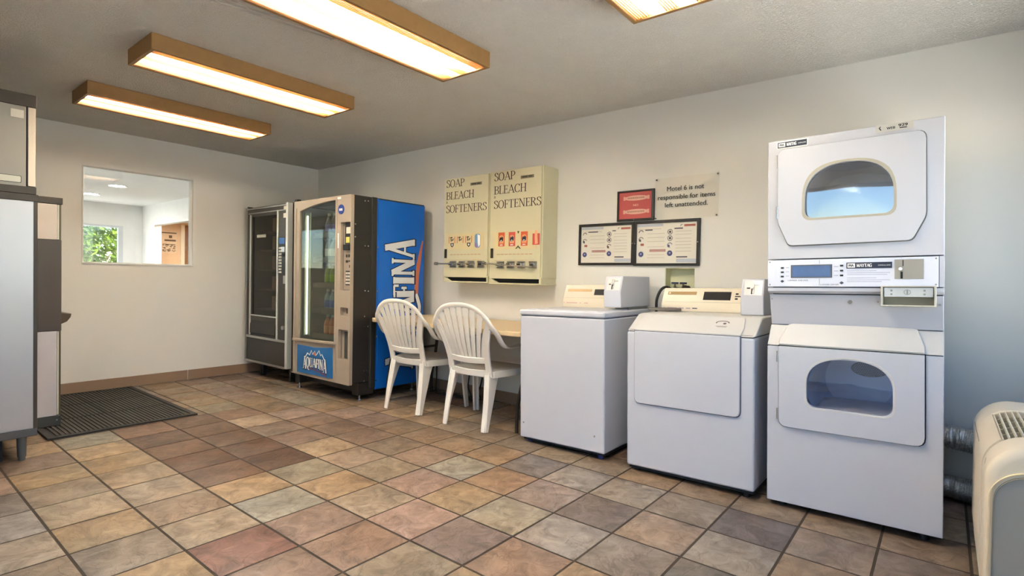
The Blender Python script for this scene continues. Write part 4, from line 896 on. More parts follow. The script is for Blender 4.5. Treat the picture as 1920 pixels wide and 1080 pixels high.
# ------------------------------------------------------------------ soap dispensers
SOAP = mat('cream_yellow_enamel', (210, 203, 170), .4, var=.02)
SOAPT = mat('maroon_brown_lettering', (58, 28, 22), .5)
DIM = mat('dim_chrome', (168, 164, 156), .3, .9)
ORNG = mat('orange_box_print', (214, 96, 52), .5); RED = mat('red_box_print', (208, 84, 70), .5); PEACH = mat('peach_print', (232, 170, 130), .5)
def dispenser(lbl, x0, z0, z1, kind):
    W, D = .543, .215; Hh = z1-z0
    t = thing('soap_dispenser', lbl, 'vending machine', (x0, -D, z0))
    m = MB(); m.box(0, W, .012, D-.001, .05, Hh); m.box(0, W, .0, D-.001, .0, .012); m.box(0, .012, .0, D-.01, .012, .06); m.box(W-.022, W, .0, D-.01, .012, .06); m.prism('xz', [(.012, .012), (.10, .012), (.012, .05)], .002, .02); m.obj('cabinet', SOAP, t, bevel=.003)
    m = MB(); m.box(.012, W-.022, .05, .065, .012, .052); m.obj('tray_opening', GAP, t)
    m = MB(); m.box(.002, W-.012, -.002, .014, .047, Hh-.003); dr = m.obj('door', SOAP, t, bevel=.003)
    y = -.0027
    hz = Hh/.94
    for s_, z, w_ in (('SOAP', .868, .225), ('BLEACH', .758, .345), ('SOFTENERS', .638, .492)):
        m = MB(); put_serif(m, s_, (.026 if kind == 0 else .042, y, z*hz-.01), X_, Z_, .068, w_, wt=.15, tn=.055)
        m.obj('lettering', SOAPT, dr, recalc=False, smooth=False)
    m = MB(); put_text(m, '&', (.026 if kind == 0 else .042, y, .716*hz), X_, Z_, .022, .02); m.obj('ampersand', SOAPT, dr, recalc=False, smooth=False)
    m = MB(); m.box(.325, .455, -.005, .0, .852*hz, .876*hz); nb = m.obj('name_plate', mat('grey_brown_plate', (122, 114, 92), .5), dr)
    m = MB(); m.flat(R4(.34, .395, .859*hz, .87*hz), (0, -.0056, 0), X_, Z_); m.flat(R4(.403, .44, .859*hz, .87*hz), (0, -.0056, 0), X_, Z_); m.obj('plate_print', mat('dark_olive_print', (70, 66, 52), .6), nb, recalc=False, smooth=False)
    m = MB(); m.box(.05, W-.05, -.0035, .0, .29, .435); lp = m.obj('product_card', mat('cream_card', (218, 202, 156), .5), dr)
    if kind == 0:
        og, bk, wh = MB(), MB(), MB()
        for x in (.108, .21, .312):
            for sx in (-1, 1): og.flat(R4(x+sx*.036-.005, x+sx*.036+.005, .35, .41), (0, -.0042, 0), X_, Z_)
            band(bk, [(x-.026, .398), (x-.008, .404), (x+.008, .400)], .007, (0, -.0042, 0), X_, Z_); band(bk, [(x-.008, .402), (x-.012, .384), (x-.010, .366)], .008, (0, -.0043, 0), X_, Z_)
            band(bk, [(x-.004, .386), (x-.001, .372), (x+.008, .374), (x+.008, .388)], .006, (0, -.0042, 0), X_, Z_); band(bk, [(x+.014, .374), (x+.014, .388), (x+.026, .390)], .006, (0, -.0042, 0), X_, Z_)
        for x in (.108, .312):
            bk.flat([(x-.018, .355), (x-.004, .348), (x+.003, .354), (x+.01, .348), (x+.024, .355), (x+.022, .328), (x+.003, .312), (x-.016, .328)], (0, -.0042, 0), X_, Z_); wh.flat([(x-.009, .338), (x+.003, .345), (x+.014, .338), (x+.003, .322)], (0, -.0046, 0), X_, Z_)
        og.obj('orange_print', mat('dull_orange_print', (206, 128, 84), .5), lp, recalc=False, smooth=False); bk.obj('dark_print', BLACKP, lp, recalc=False, smooth=False); wh.obj('cream_print', WHITEP, lp, recalc=False, smooth=False)
        m = MB(); m.prism('xz', rrect(.385, .45, .305, .425, .022), -.0042, -.0034); sb = m.obj('softener_card', mat('sky_card', (120, 160, 196), .5), lp)
        m = MB(); m.flat([(.418, .42), (.448, .41), (.448, .33), (.43, .31), (.422, .35)], (0, -.0048, 0), X_, Z_); m.obj('white_print', WHITEP, sb, recalc=False, smooth=False)
        m = MB(); m.flat([(.387, .35), (.405, .345), (.42, .31), (.4, .308), (.388, .32)], (0, -.0048, 0), X_, Z_); m.obj('violet_print', mat('violet_print', (150, 120, 180), .5), sb, recalc=False, smooth=False)
    else:
        for k, (x, mt) in enumerate(((.133, ORNG), (.245, RED), (.372, ORNG))):
            m = MB(); m.box(x-.034, x+.034, -.0045, -.003, .315, .43); bx = m.obj('detergent_card', mt, lp)
            m = MB(); m.flat([(x-.028, .36), (x-.02, .402), (x, .408), (x+.02, .402), (x+.028, .36), (x+.02, .338), (x-.02, .338)], (0, -.0051, 0), X_, Z_); m.obj('pale_field', mat('amber_print', (228, 158, 112), .5), bx, recalc=False, smooth=False)
            m = MB(); m.flat([(x-.02, .352), (x-.006, .35), (x+.004, .36), (x+.018, .358), (x+.02, .384), (x+.006, .398), (x-.002, .386), (x-.014, .392), (x-.022, .374)], (0, -.0056, 0), X_, Z_); m.obj('emblem', NAVY if k else BLACKP, bx, recalc=False, smooth=False)
            m = MB(); band(m, [(x-.012, .352), (x-.002, .366), (x+.006, .362)], .006, (0, -.0062, 0), X_, Z_); m.flat(R4(x-.016, x+.014, .322, .330), (0, -.0051, 0), X_, Z_); m.obj('white_print', WHITEP, bx, recalc=False, smooth=False)
        m = MB(); m.box(.455, .525, -.0045, -.003, .32, .41); bx = m.obj('bleach_card', RED, lp)
        m = MB(); m.flat([(.478, .435), (.5, .435), (.503, .4), (.508, .33), (.48, .325), (.476, .38)], (0, -.0051, 0), X_, Z_); m.obj('pale_print', PEACH, bx, recalc=False, smooth=False)
        m = MB(); m.flat([(.28, .292), (.31, .32), (.34, .292), (.325, .292), (.31, .305), (.295, .292)], (0, -.0042, 0), X_, Z_); m.flat([(.298, .435), (.322, .435), (.31, .412)], (0, -.0042, 0), X_, Z_); m.obj('dark_print', mat('dark_olive_print', (70, 66, 52), .6), lp, recalc=False, smooth=False)
    m = MB(); m.box(.016, .044, -.006, .0, .218, .30); m.obj('lock_strip', mat('dark_brown_metal', (66, 58, 44), .4, .5), dr)
    m = MB()
    for a in range(9): m.flat(R4(.085+a*.042, .085+a*.042+.034, .246, .251), (0, y, 0), X_, Z_)
    m.flat(R4(.06, W-.07, .198, .2), (0, y, 0), X_, Z_); m.obj('instruction_line', mat('rust_line_print', (188, 138, 96), .6), dr, recalc=False, smooth=False)
    for k, x in enumerate((.095, .205, .315, .43)):
        m = MB(); m.box(x, x+.07, -.012, .0, .138, .19); m.box(x, x+.07, -.018, .0, .18, .19); m.box(x, x+.07, -.018, .0, .134, .144); cm = m.obj('coin_slide', DIM, dr, bevel=.002)
        m = MB(); m.box(x+.012, x+.056, -.045 if k < 3 else -.02, -.01, .153, .174); m.obj('slide_tongue', CHROME, cm, bevel=.002)
        m = MB(); m.box(x+.02, x+.048, -.047 if k < 3 else -.022, -.01, .158, .169); m.obj('coin_slot', GAP, cm)
    m = MB(); p0, p1 = ((-.03, -.05, .166), (.43, -.05, .166)) if kind == 0 else ((.0, -.05, .172), (.48, -.05, .143))
    m.cyl(p0, p1, .006, n=10); m.cyl(p0, (p0[0]-.03, -.05, p0[2]+.002), .014, n=12); m.cyl((p0[0]+.06, -.05, p0[2]), (p0[0]+.06, -.002, p0[2]), .004, n=8); m.cyl((p1[0]-.05, -.05, p1[2]), (p1[0]-.05, -.002, p1[2]), .004, n=8); m.obj('locking_bar', DIM, dr)
dispenser('cream soap dispenser with lettered door, left one, next to the drinks machine', 2.43, 1.05, 1.985, 0)
dispenser('cream soap dispenser with orange box pictures, right one, toward the posters', 2.985, 1.045, 1.99, 1)

# ------------------------------------------------------------------ drinks vending machine
BX, BY, BWd, BD, BH = 1.12, -.95, .945, .82, 1.785
bev = thing('drinks_machine', 'tan fronted drinks vending machine with big blue lettered side', 'vending machine', (BX, BY, 0))
TAN = mat('tan_plastic', (168, 154, 138), .45, var=.02)
BLUE = mat('deep_blue_panel', (6, 104, 204), .35, var=.12, nscale=3)
m = MB(); m.box(0, .03, .0, BD, .16, BH); m.box(BWd-.03, BWd, .2, BD, .1, BH); m.box(.03, BWd-.03, .2, BD, BH-.03, BH); m.box(.03, BWd-.03, .16, BD, .1, .17); m.box(.03, BWd-.03, BD-.03, BD, .17, BH-.03); m.box(.74, BWd-.03, .1, BD-.04, .17, BH-.03); m.obj('cabinet', BLACKM, bev, bevel=.003)
m = MB(); m.box(BWd-.03, BWd, .026, .2, .165, BH); m.box(.03, BWd-.03, .03, .2, BH-.028, BH-.001); m.box(.03, BWd-.03, .03, .2, .16, .19); m.box(.735, BWd-.03, .04, .2, .19, BH-.03); m.obj('door_shell', BLACKM, bev, bevel=.004)
m = MB(); m.box(BWd-.01, BWd+.012, .205, .262, .1, BH+.002); m.obj('hinge_post', BLACKM, bev, bevel=.006)
m = MB(); m.box(BWd, BWd+.006, .285, BD, .085, BH-.012); m.box(BWd, BWd+.002, .262, .285, .085, BH-.005); sp = m.obj('side_panel', BLUE, bev)
# side lettering, reading upwards
NAVYB = mat('navy_outline', (16, 30, 76), .45); SILV = mat('silver_white_lettering', (226, 228, 232), .4)
lt = 'AQUAFINA'; sc = [1.15, .92, .92, .86, .86, .88, .95, 1.22]
for off, g, mt, nm in ((.0066, .008, NAVYB, 'lettering_outline'), (.0076, 0, SILV, 'lettering')):
    m = MB(); put_serif(m, lt, (BWd+off, .70, .235), Z_, (0, -1, 0), .285, 1.20, wt=.20, tn=.075, grow=g, scale=sc)
    m.obj(nm, mt, sp, recalc=False, smooth=False)
sw = [tuple(q)[:2] for q in catmull([(.80, 1.44, 0), (.765, 1.28, 0), (.735, 1.1, 0), (.728, .93, 0)], 6)]
m = MB(); band(m, sw, [.012+.036*min(1, k/8) for k in range(len(sw))], (BWd+.0068, 0, 0), Y_, Z_); m.obj('orange_swoosh', mat('orange_swoosh_print', (206, 118, 84), .45), sp, recalc=False, smooth=False)
sw = [tuple(q)[:2] for q in catmull([(.726, .93, 0), (.75, .87, 0), (.77, .8, 0), (.755, .72, 0), (.71, .66, 0), (.70, .56, 0)], 6)]
for off, ww, mt in ((.0068, .062, NAVYB), (.0076, .04, SILV)):
    m = MB(); band(m, sw, [ww*(.8+.2*math.sin(k*.2)) for k in range(len(sw))], (BWd+off, 0, 0), Y_, Z_); m.obj('swoosh_curl', mt, sp, recalc=False, smooth=False)
r2 = random.Random(6)
def bolt(x, y, z, ax):
    m = MB(); d = {'x': (x+.006, y, z), 'y': (x, y-.006, z)}[ax]; m.cyl((x, y, z), d, .0075, .006, n=10); m.obj('bolt', CHROME, bev)
for y, z in ((.134, 1.743), (.168, 1.746), (.04, 1.535), (.04, 1.426), (.140, 1.354), (.174, 1.354), (.146, .964), (.18, .96), (.144, .74), (.146, .652), (.18, .65), (.146, .263), (.18, .263), (.148, .175), (.182, .175)): bolt(BWd, y, z, 'x')
for z in (1.745, 1.35, .958, .557, .163): bolt(BWd+.002, .274, z, 'x')
# tan door frame with arched glass
gl = [(.128, .49), (.71, .505), (.71, 1.752)]
for k in range(1, 10): x = .71-(.582)*k/10; gl.append((x, 1.752-.062*(k/10)**2))
gl.append((.128, 1.69))
rec = rrect(.795, .935, .967, 1.552, .008); ret = rrect(.802, .912, .742, .817, .01); dlv = rrect(.776, .918, .365, .625, .014)
m = MB(); m.prism('xz', rrect(0, BWd, .152, BH, .008), 0, .03, holes=[gl, rec, ret, dlv]); fr_ = m.obj('front_fascia', TAN, bev, bevel=.004)
m = MB(); m.prism('xz', [(.05, .468), (.74, .488), (.74, .51), (.05, .49)], -.022, .004); m.prism('xz', [(.045, .155), (.075, .155), (.075, 1.72), (.045, 1.72)], -.008, .002); m.box(.735, .745, -.004, .002, .16, 1.77); m.obj('fascia_ledge', TAN, fr_, bevel=.006)
m = MB(); m.prism('xz', [(.118, .175), (.70, .182), (.695, .455), (.41, .43), (.118, .435)], -.006, .002); sgn = m.obj('front_logo_panel', mat('front_blue_panel', (20, 104, 170), .3, var=.25, nscale=6), fr_)
def P2(*p): return [tuple(q) for q in p]
m = MB(); O = (0, -.0067, 0)
mt_ = [(.262, .33), (.30, .37), (.335, .355), (.365, .40), (.385, .365), (.42, .398), (.44, .362), (.465, .385), (.49, .41), (.515, .365), (.535, .38), (.575, .335)]
band(m, mt_, .011, O, X_, Z_)
sc2 = [1.35, 1.1, 1.0, .95, .95, 1.0, 1.1, 1.4]; rs2 = [-.22, -.02, .05, .08, .08, .05, -.04, -.26]
put_serif(m, lt, (.225, -.0067, .24), X_, Z_, .088, .385, wt=.2, tn=.07, scale=sc2, rise=rs2)
m.obj('logo_lettering', WHITEP, sgn, recalc=False, smooth=False)
m = MB(); put_serif(m, lt, (.225, -.0063, .24), X_, Z_, .088, .385, wt=.2, tn=.07, scale=sc2, rise=rs2, grow=.006); m.obj('logo_outline', NAVYB, sgn, recalc=False, smooth=False)
m = MB(); m.flat([(.395, .37), (.42, .398), (.44, .365), (.425, .352)], (0, -.007, 0), X_, Z_); m.obj('logo_sun', mat('sun_red_print', (206, 100, 66), .5), sgn, recalc=False, smooth=False)
m = MB(); band(m, [tuple(q)[:2] for q in catmull([(.215, .222, 0), (.3, .232, 0), (.4, .228, 0), (.5, .215, 0), (.61, .195, 0)], 5)], .016, (0, -.0066, 0), X_, Z_); m.obj('logo_wave', mat('maroon_wave_print', (96, 70, 110), .5), sgn, recalc=False, smooth=False)
m = MB(); m.prism('xz', [(gl[0][0]-.006, .484), (.716, .498), (.716, 1.758), (.122, 1.7)], .012, .018); m.obj('display_glass', glass_mat('drinks_glass', (222, 224, 216), 1.5, .02), fr_)
INTG = mat('interior_grey', (168, 162, 148), .5)
m = MB(); m.box(.031, .036, .034, BD-.04, .195, BH-.04); m.box(.03, .735, BD-.045, BD-.04, .18, BH-.04); m.box(.73, .735, .045, BD-.04, .18, BH-.04); m.obj('inner_lining', INTG, bev)
m = MB(); m.cyl((.165, .06, .53), (.165, .06, 1.65), .0065, n=12); m.obj('display_lamp', emit_mat('cool_lamp_glow', (.92, 1, .9), 7.0), bev)
m = MB(); m.box(.13, .15, .045, .1, .52, 1.68); m.box(.19, .205, .07, .09, .52, 1.68); m.obj('lamp_channel', mat('pale_green_channel', (150, 156, 134), .4), bev)
rows = [(.525, 'orange'), (.76, 'blue'), (.995, 'green'), (1.23, 'clear'), (1.455, 'dark')]
for z, c_ in rows:
    m = MB(); m.box(.26, .728, .07, BD-.05, z-.018, z); m.box(.26, .728, .062, .07, z-.02, z+.03); m.obj('shelf', mat('shelf_steel', (116, 112, 104), .5, .3), bev)
m = MB(); m.box(.80, .93, .028, .04, .97, 1.55); ms_ = m.obj('selection_panel', TAN, bev)
m = MB(); m.box(.83, .934, .018, .03, 1.325, 1.55); m.obj('bill_acceptor', BLACK, ms_, bevel=.003)
m = MB(); m.box(.84, .93, -.012, .03, 1.31, 1.36); m.obj('bill_slot', BLACK, ms_, bevel=.008)
m = MB(); m.box(.852, .912, .0165, .02, 1.455, 1.51); m.obj('price_label', mat('cream_label', (226, 216, 196), .5), ms_)
m = MB(); m.box(.85, .90, .0155, .02, 1.375, 1.425); m.obj('warning_label', mat('yellow_label', (222, 212, 110), .5), ms_)
m = MB(); m.box(.84, .93, .02, .03, .995, 1.29); kp = m.obj('keypad_plate', mat('taupe_plate', (164, 150, 136), .45), ms_)
for a, b, z0, z1 in ((.85, .87, 1.25, 1.275), (.885, .915, 1.25, 1.275), (.85, .875, 1.205, 1.225), (.89, .918, 1.212, 1.224), (.9, .915, 1.16, 1.185)):
    m = MB(); m.box(a, b, .016, .022, z0, z1); m.obj('coin_button', mat('dark_brown_metal', (66, 58, 44), .4, .5), kp)
m = MB(); m.box(.848, .924, .0185, .021, 1.01, 1.135); m.obj('keypad_base', BLACK, kp)
for a in range(3):
    for b in range(4):
        m = MB(); m.box(.854+a*.023, .854+a*.023+.017, .014, .02, 1.02+b*.028, 1.02+b*.028+.019); m.obj('key', mat('cream_key', (212, 204, 190), .5), kp, bevel=.002)
m = MB(); m.box(.80, .914, .03, .1, .74, .82); m.obj('coin_return', TAN, bev)
m = MB(); m.box(.865, .905, .02, .032, .765, .81); m.obj('coin_return_flap', BLACK, bev, bevel=.002)
m = MB(); m.box(.77, .925, .036, .1, .355, .63); m.obj('delivery_recess', TAN, bev)
m = MB(); m.box(.838, .912, .018, .036, .375, .605); m.obj('delivery_door', BLACK, bev, bevel=.004)
m = MB(); m.box(.846, .904, .015, .02, .385, .56); m.obj('delivery_window', mat('smoked_plastic', (70, 70, 68), .2), bev)
m = MB(); m.cyl((.80, .002, 1.665), (.80, -.005, 1.665), .042, n=28); bs = m.obj('round_sticker', mat('royal_blue_sticker', (30, 62, 150), .4), fr_)
m = MB()
for a in range(3): m.flat(R4(.776+a*.017, .776+a*.017+.013, 1.652, 1.672), (0, -.0056, 0), X_, Z_)
m.obj('sticker_print', WHITEP, bs, recalc=False, smooth=False)
m = MB(); m.box(.745, .795, -.0035, .0, 1.755, 1.772); m.obj('torn_sticker', WHITEP, fr_)
m = MB(); m.box(.752, .768, -.003, .0, 1.33, 1.46); m.obj('side_label', WHITEP, fr_)
m = MB(); m.box(.05, BWd-.04, .12, BD-.03, .07, .12); m.box(.02, .1, .03, .14, .06, .15); m.box(.84, BWd-.01, .1, .26, .05, .16); m.obj('base_frame', BLACKM, bev, bevel=.004)
for x, y in ((.05, .06), (.895, .14), (.05, .74), (.895, .74)):
    m = MB(); m.cyl((x, y, .0), (x, y, .012), .024, n=14); m.cyl((x, y, .012), (x, y, .09), .009, n=8); m.obj('levelling_foot', CHROME, bev)
# bottles on the shelves inside
BCOL = {'orange': ((196, 120, 66), (214, 150, 100)), 'blue': ((150, 164, 178), (70, 96, 176)), 'green': ((150, 164, 110), (150, 186, 70)), 'clear': ((166, 172, 170), (226, 228, 220)), 'dark': ((70, 66, 72), (92, 84, 160))}
for z, c_ in rows:
    proto = None
    for k in range(4):
        nth = ('fourth', 'third', 'second', 'first')[k]+' from the coin panel'
        x, y = .44+k*.082, .112
        lbl = {'orange': 'orange drink bottle on bottom shelf of drinks machine, '+nth, 'blue': 'blue labelled bottle on second shelf of drinks machine, '+nth, 'green': 'green labelled bottle on middle shelf of drinks machine, '+nth, 'clear': 'clear bottle on fourth shelf up in drinks machine, '+nth, 'dark': 'dark bottle with violet label on top shelf of drinks machine, '+nth}[c_]
        if proto is None:
            t = thing('drink_bottle', lbl, 'bottle', (BX+x, BY+y, z), group='bottles of the %s row in the drinks machine' % c_); proto = t
            m = MB(); m.lathe([(.03, .0), (.034, .008), (.034, .115), (.030, .14), (.014, .175), (.013, .19)], n=16); m.obj('bottle_body', mat('bottle_'+c_, BCOL[c_][0], .15, coat=.5), t)
            m = MB(); m.lathe([(.0147, .183), (.0147, .205), (.0, .205)], n=14); m.obj('cap', mat('cap_white', (226, 226, 222), .4), t)
            m = MB(); m.lathe([(.0347, .04), (.0347, .105)], n=16); m.obj('label_wrap', mat('wrap_'+c_, BCOL[c_][1], .4), t)
        else:
            r = proto.copy(); COL.objects.link(r); r.location = (BX+x, BY+y, z); r['label'] = lbl
            for ch in proto.children:
                q = ch.copy(); COL.objects.link(q); q.parent = r

# ------------------------------------------------------------------ snack machine
SX, SY = .085, -.9
sn = thing('snack_machine', 'dark snack vending machine with chrome strips, left in the corner', 'vending machine', (SX, SY, 0))
SW, SD, SH = .90, .78, 1.805
m = MB(); m.box(0, .02, .04, SD, .15, SH); m.box(SW-.02, SW, .04, SD, .15, SH); m.box(.02, SW-.02, .04, SD, SH-.03, SH); m.box(.02, SW-.02, .04, SD, .15, .2); m.box(.02, SW-.02, SD-.03, SD, .2, SH-.03); m.obj('cabinet', BLACKM, sn, bevel=.003)
DKB = mat('dark_brown_door', (52, 47, 41), .35)
m = MB(); m.prism('xz', R4(0.004, SW-.03, .158, SH-.008), 0, .04, holes=[R4(.125, .655, .66, 1.70)]); sd_ = m.obj('door', DKB, sn, bevel=.003)
m = MB(); m.box(-.004, .02, -.012, .05, .16, SH-.006); m.obj('left_trim', mat('dull_silver_trim', (150, 148, 142), .35, .7), sn, bevel=.006)
m = MB(); m.box(SW-.06, SW-.022, -.016, .05, .155, SH-.002); m.obj('right_trim', mat('bright_silver_trim', (214, 216, 212), .3, .35), sn, bevel=.008)
for nm, b in (('top_rail', (.0, SW-.06, -.01, .0, 1.775, 1.788)), ('header_rail', (.06, SW-.06, -.012, .0, 1.728, 1.738)), ('glass_left_strip', (.094, .112, -.014, .0, .44, 1.72)), ('glass_right_strip', (.664, .684, -.014, .0, .425, 1.738)), ('glass_bottom_strip', (.112, .664, -.012, .0, .648, .659)), ('middle_rail', (.03, SW-.06, -.014, .0, .412, .436)), ('bottom_rail', (.0, SW-.06, -.016, .0, .150, .172))):
    m = MB(); m.box(*b); m.obj(nm, mat('bright_silver_trim', (198, 200, 196), .3, .6) if 'strip' in nm else ALU, sd_, bevel=.003)
m = MB(); m.box(.12, .66, .012, .018, .655, 1.705); m.obj('display_glass', glass_mat('smoked_glass', (206, 200, 190), 1.0, .03), sd_)
m = MB(); m.prism('yz', [(.0, .455), (-.02, .47), (-.016, .56), (.0, .60)], .125, .655); m.obj('pickup_flap', BLACKM, sd_, bevel=.003)
m = MB(); m.box(.70, .845, -.014, .0, 1.09, 1.465); kp = m.obj('control_plate', BLACK, sd_, bevel=.003)
m = MB(); m.box(.72, .825, -.017, -.012, 1.395, 1.455); m.obj('display', mat('blue_display', (60, 110, 180), .2), kp)
for a in range(2):
    for b in range(9):
        m = MB(); m.box(.718+a*.03, .718+a*.03+.02, -.018, -.012, 1.105+b*.03, 1.105+b*.03+.018); m.obj('key', mat('cream_key', (212, 204, 190), .5), kp)
m = MB(); m.box(.775, .835, -.022, -.012, 1.315, 1.365); m.obj('bill_slot', ALU, kp); m = MB(); m.box(.785, .825, -.025, -.02, 1.27, 1.30); m.obj('coin_slot', GAP, kp)
m = MB(); m.box(.79, .83, -.01, .0, 1.0, 1.08); m.obj('coin_return', ALU, sd_, bevel=.003); m = MB(); m.cyl((.8, 0, .56), (.8, -.02, .56), .02, n=12); m.obj('door_lock', ALU, sd_)
m = MB(); m.box(.775, .838, -.004, .0, 1.655, 1.70); m.box(.78, .838, -.004, .0, 1.735, 1.77); m.obj('paper_label', mat('cream_label', (226, 216, 196), .5), sd_)
m = MB(); m.box(.215, .40, .006, .011, 1.475, 1.505); m.obj('glass_label', mat('grey_cream_label', (206, 200, 180), .5), sd_)
m = MB(); m.box(.01, .03, .0, .05, SH-.004, SH+.008); m.box(SW-.03, SW+.02, .06, .1, SH-.004, SH+.03); m.box(SW-.02, SW+.12, .1, .14, SH, SH+.012); m.obj('top_bracket', BLACKM, sn)
for z, tray in ((.72, 'lowest'), (.93, 'second lowest'), (1.14, 'middle'), (1.35, 'second highest'), (1.54, 'top')):
    m = MB(); m.box(.05, SW-.05, .055, SD-.04, z-.015, z); m.obj('tray', mat('tray_dark', (70, 64, 56), .5), sn)
    for q, (fx, c_) in enumerate(((.44, (176, 150, 120)), (.52, (190, 110, 84)), (.60, (196, 186, 170)))):
        t = thing('snack_bag', ('tan', 'red', 'pale')[q]+' crinkled snack bag on the '+tray+' tray behind smoked glass of snack machine', 'snack bag', (SX+fx, SY+.085, z+.001), group='snack bags in the snack machine')
        m = MB(); m.prism('xz', [(-.032, 0), (.032, 0), (.034, .02), (.03, .12), (.033, .14), (-.033, .14), (-.03, .12), (-.034, .02)], -.012, .014); m.obj('bag', mat('snack_wrap_%d' % q, c_, .3, var=.4, nscale=40), t, bevel=.009)
for x in (.16, .20, .76):
    m = MB(); m.prism('xz', [(x-.022, .15), (x+.022, .15), (x+.012, .0), (x-.012, .0)], .09, .13); m.obj('leg', BLACKM, sn, bevel=.003)
m = MB(); m.box(.1, SW-.1, .6, .66, 0, .15); m.obj('rear_support', BLACKM, sn)

# ------------------------------------------------------------------ folding table
TX0, TX1, TY0, TY1, TZ = 2.115, 3.775, -.79, -.035, .732
tb = thing('folding_table', 'beige topped folding table with dark metal legs against the right wall', 'table', (0, 0, 0))
m = MB(); m.prism('xy', rrect(TX0, TX1, TY0, TY1, .06), TZ-.035, TZ); m.obj('tabletop', mat('beige_laminate', (208, 184, 146), .4, var=.04, nscale=30), tb, bevel=.006, seg=3)
m = MB(); m.box(TX0+.08, TX1-.08, TY0+.2, TY0+.215, TZ-.06, TZ-.035); m.box(TX0+.04, TX1-.04, TY1-.045, TY1-.03, TZ-.075, TZ-.035); m.obj('apron', BLACKM, tb)
for x in (2.215, 3.66):
    for y in (-.66, -.14):
        s_ = 1
        m = MB(); m.tube(catmull([(x+s_*.07, y, TZ-.04), (x+s_*.06, y, .45), (x+s_*.01, y, .22), (x, y, .12), (x, y, .001)], 5), .0135, 10); m.obj('leg', mat('dark_brown_tube', (58, 50, 44), .35, .5), tb)
    m = MB(); m.tube([(x+.06, -.66, .45), (x+.06, -.14, .45)], .011, 8); m.obj('cross_bar', mat('dark_brown_tube', (58, 50, 44), .35, .5), tb)
m = MB(); r2 = random.Random(3)
m.tube(catmull([(2.19, -.05, .30), (2.2, -.06, .12), (2.24, -.10, .012), (2.36, -.16, .008), (2.48, -.08, .008), (2.57, -.15, .008), (2.66, -.07, .012), (2.60, -.04, .1), (2.62, -.025, .33)], 8), .006, 8)
tag(m.obj('power_cord', HOSE), 'black power cord trailing along the floor under the table', 'cord')
m = MB(); m.tube(catmull([(2.78, -.03, .33), (2.77, -.05, .15), (2.72, -.06, .03), (2.66, -.11, .008), (2.72, -.17, .008), (2.80, -.13, .008), (2.78, -.07, .02), (2.74, -.07, .05)], 8), .0065, 8)
tag(m.obj('power_cord', HOSE), 'black cord coiled against the baseboard under the table', 'cord')

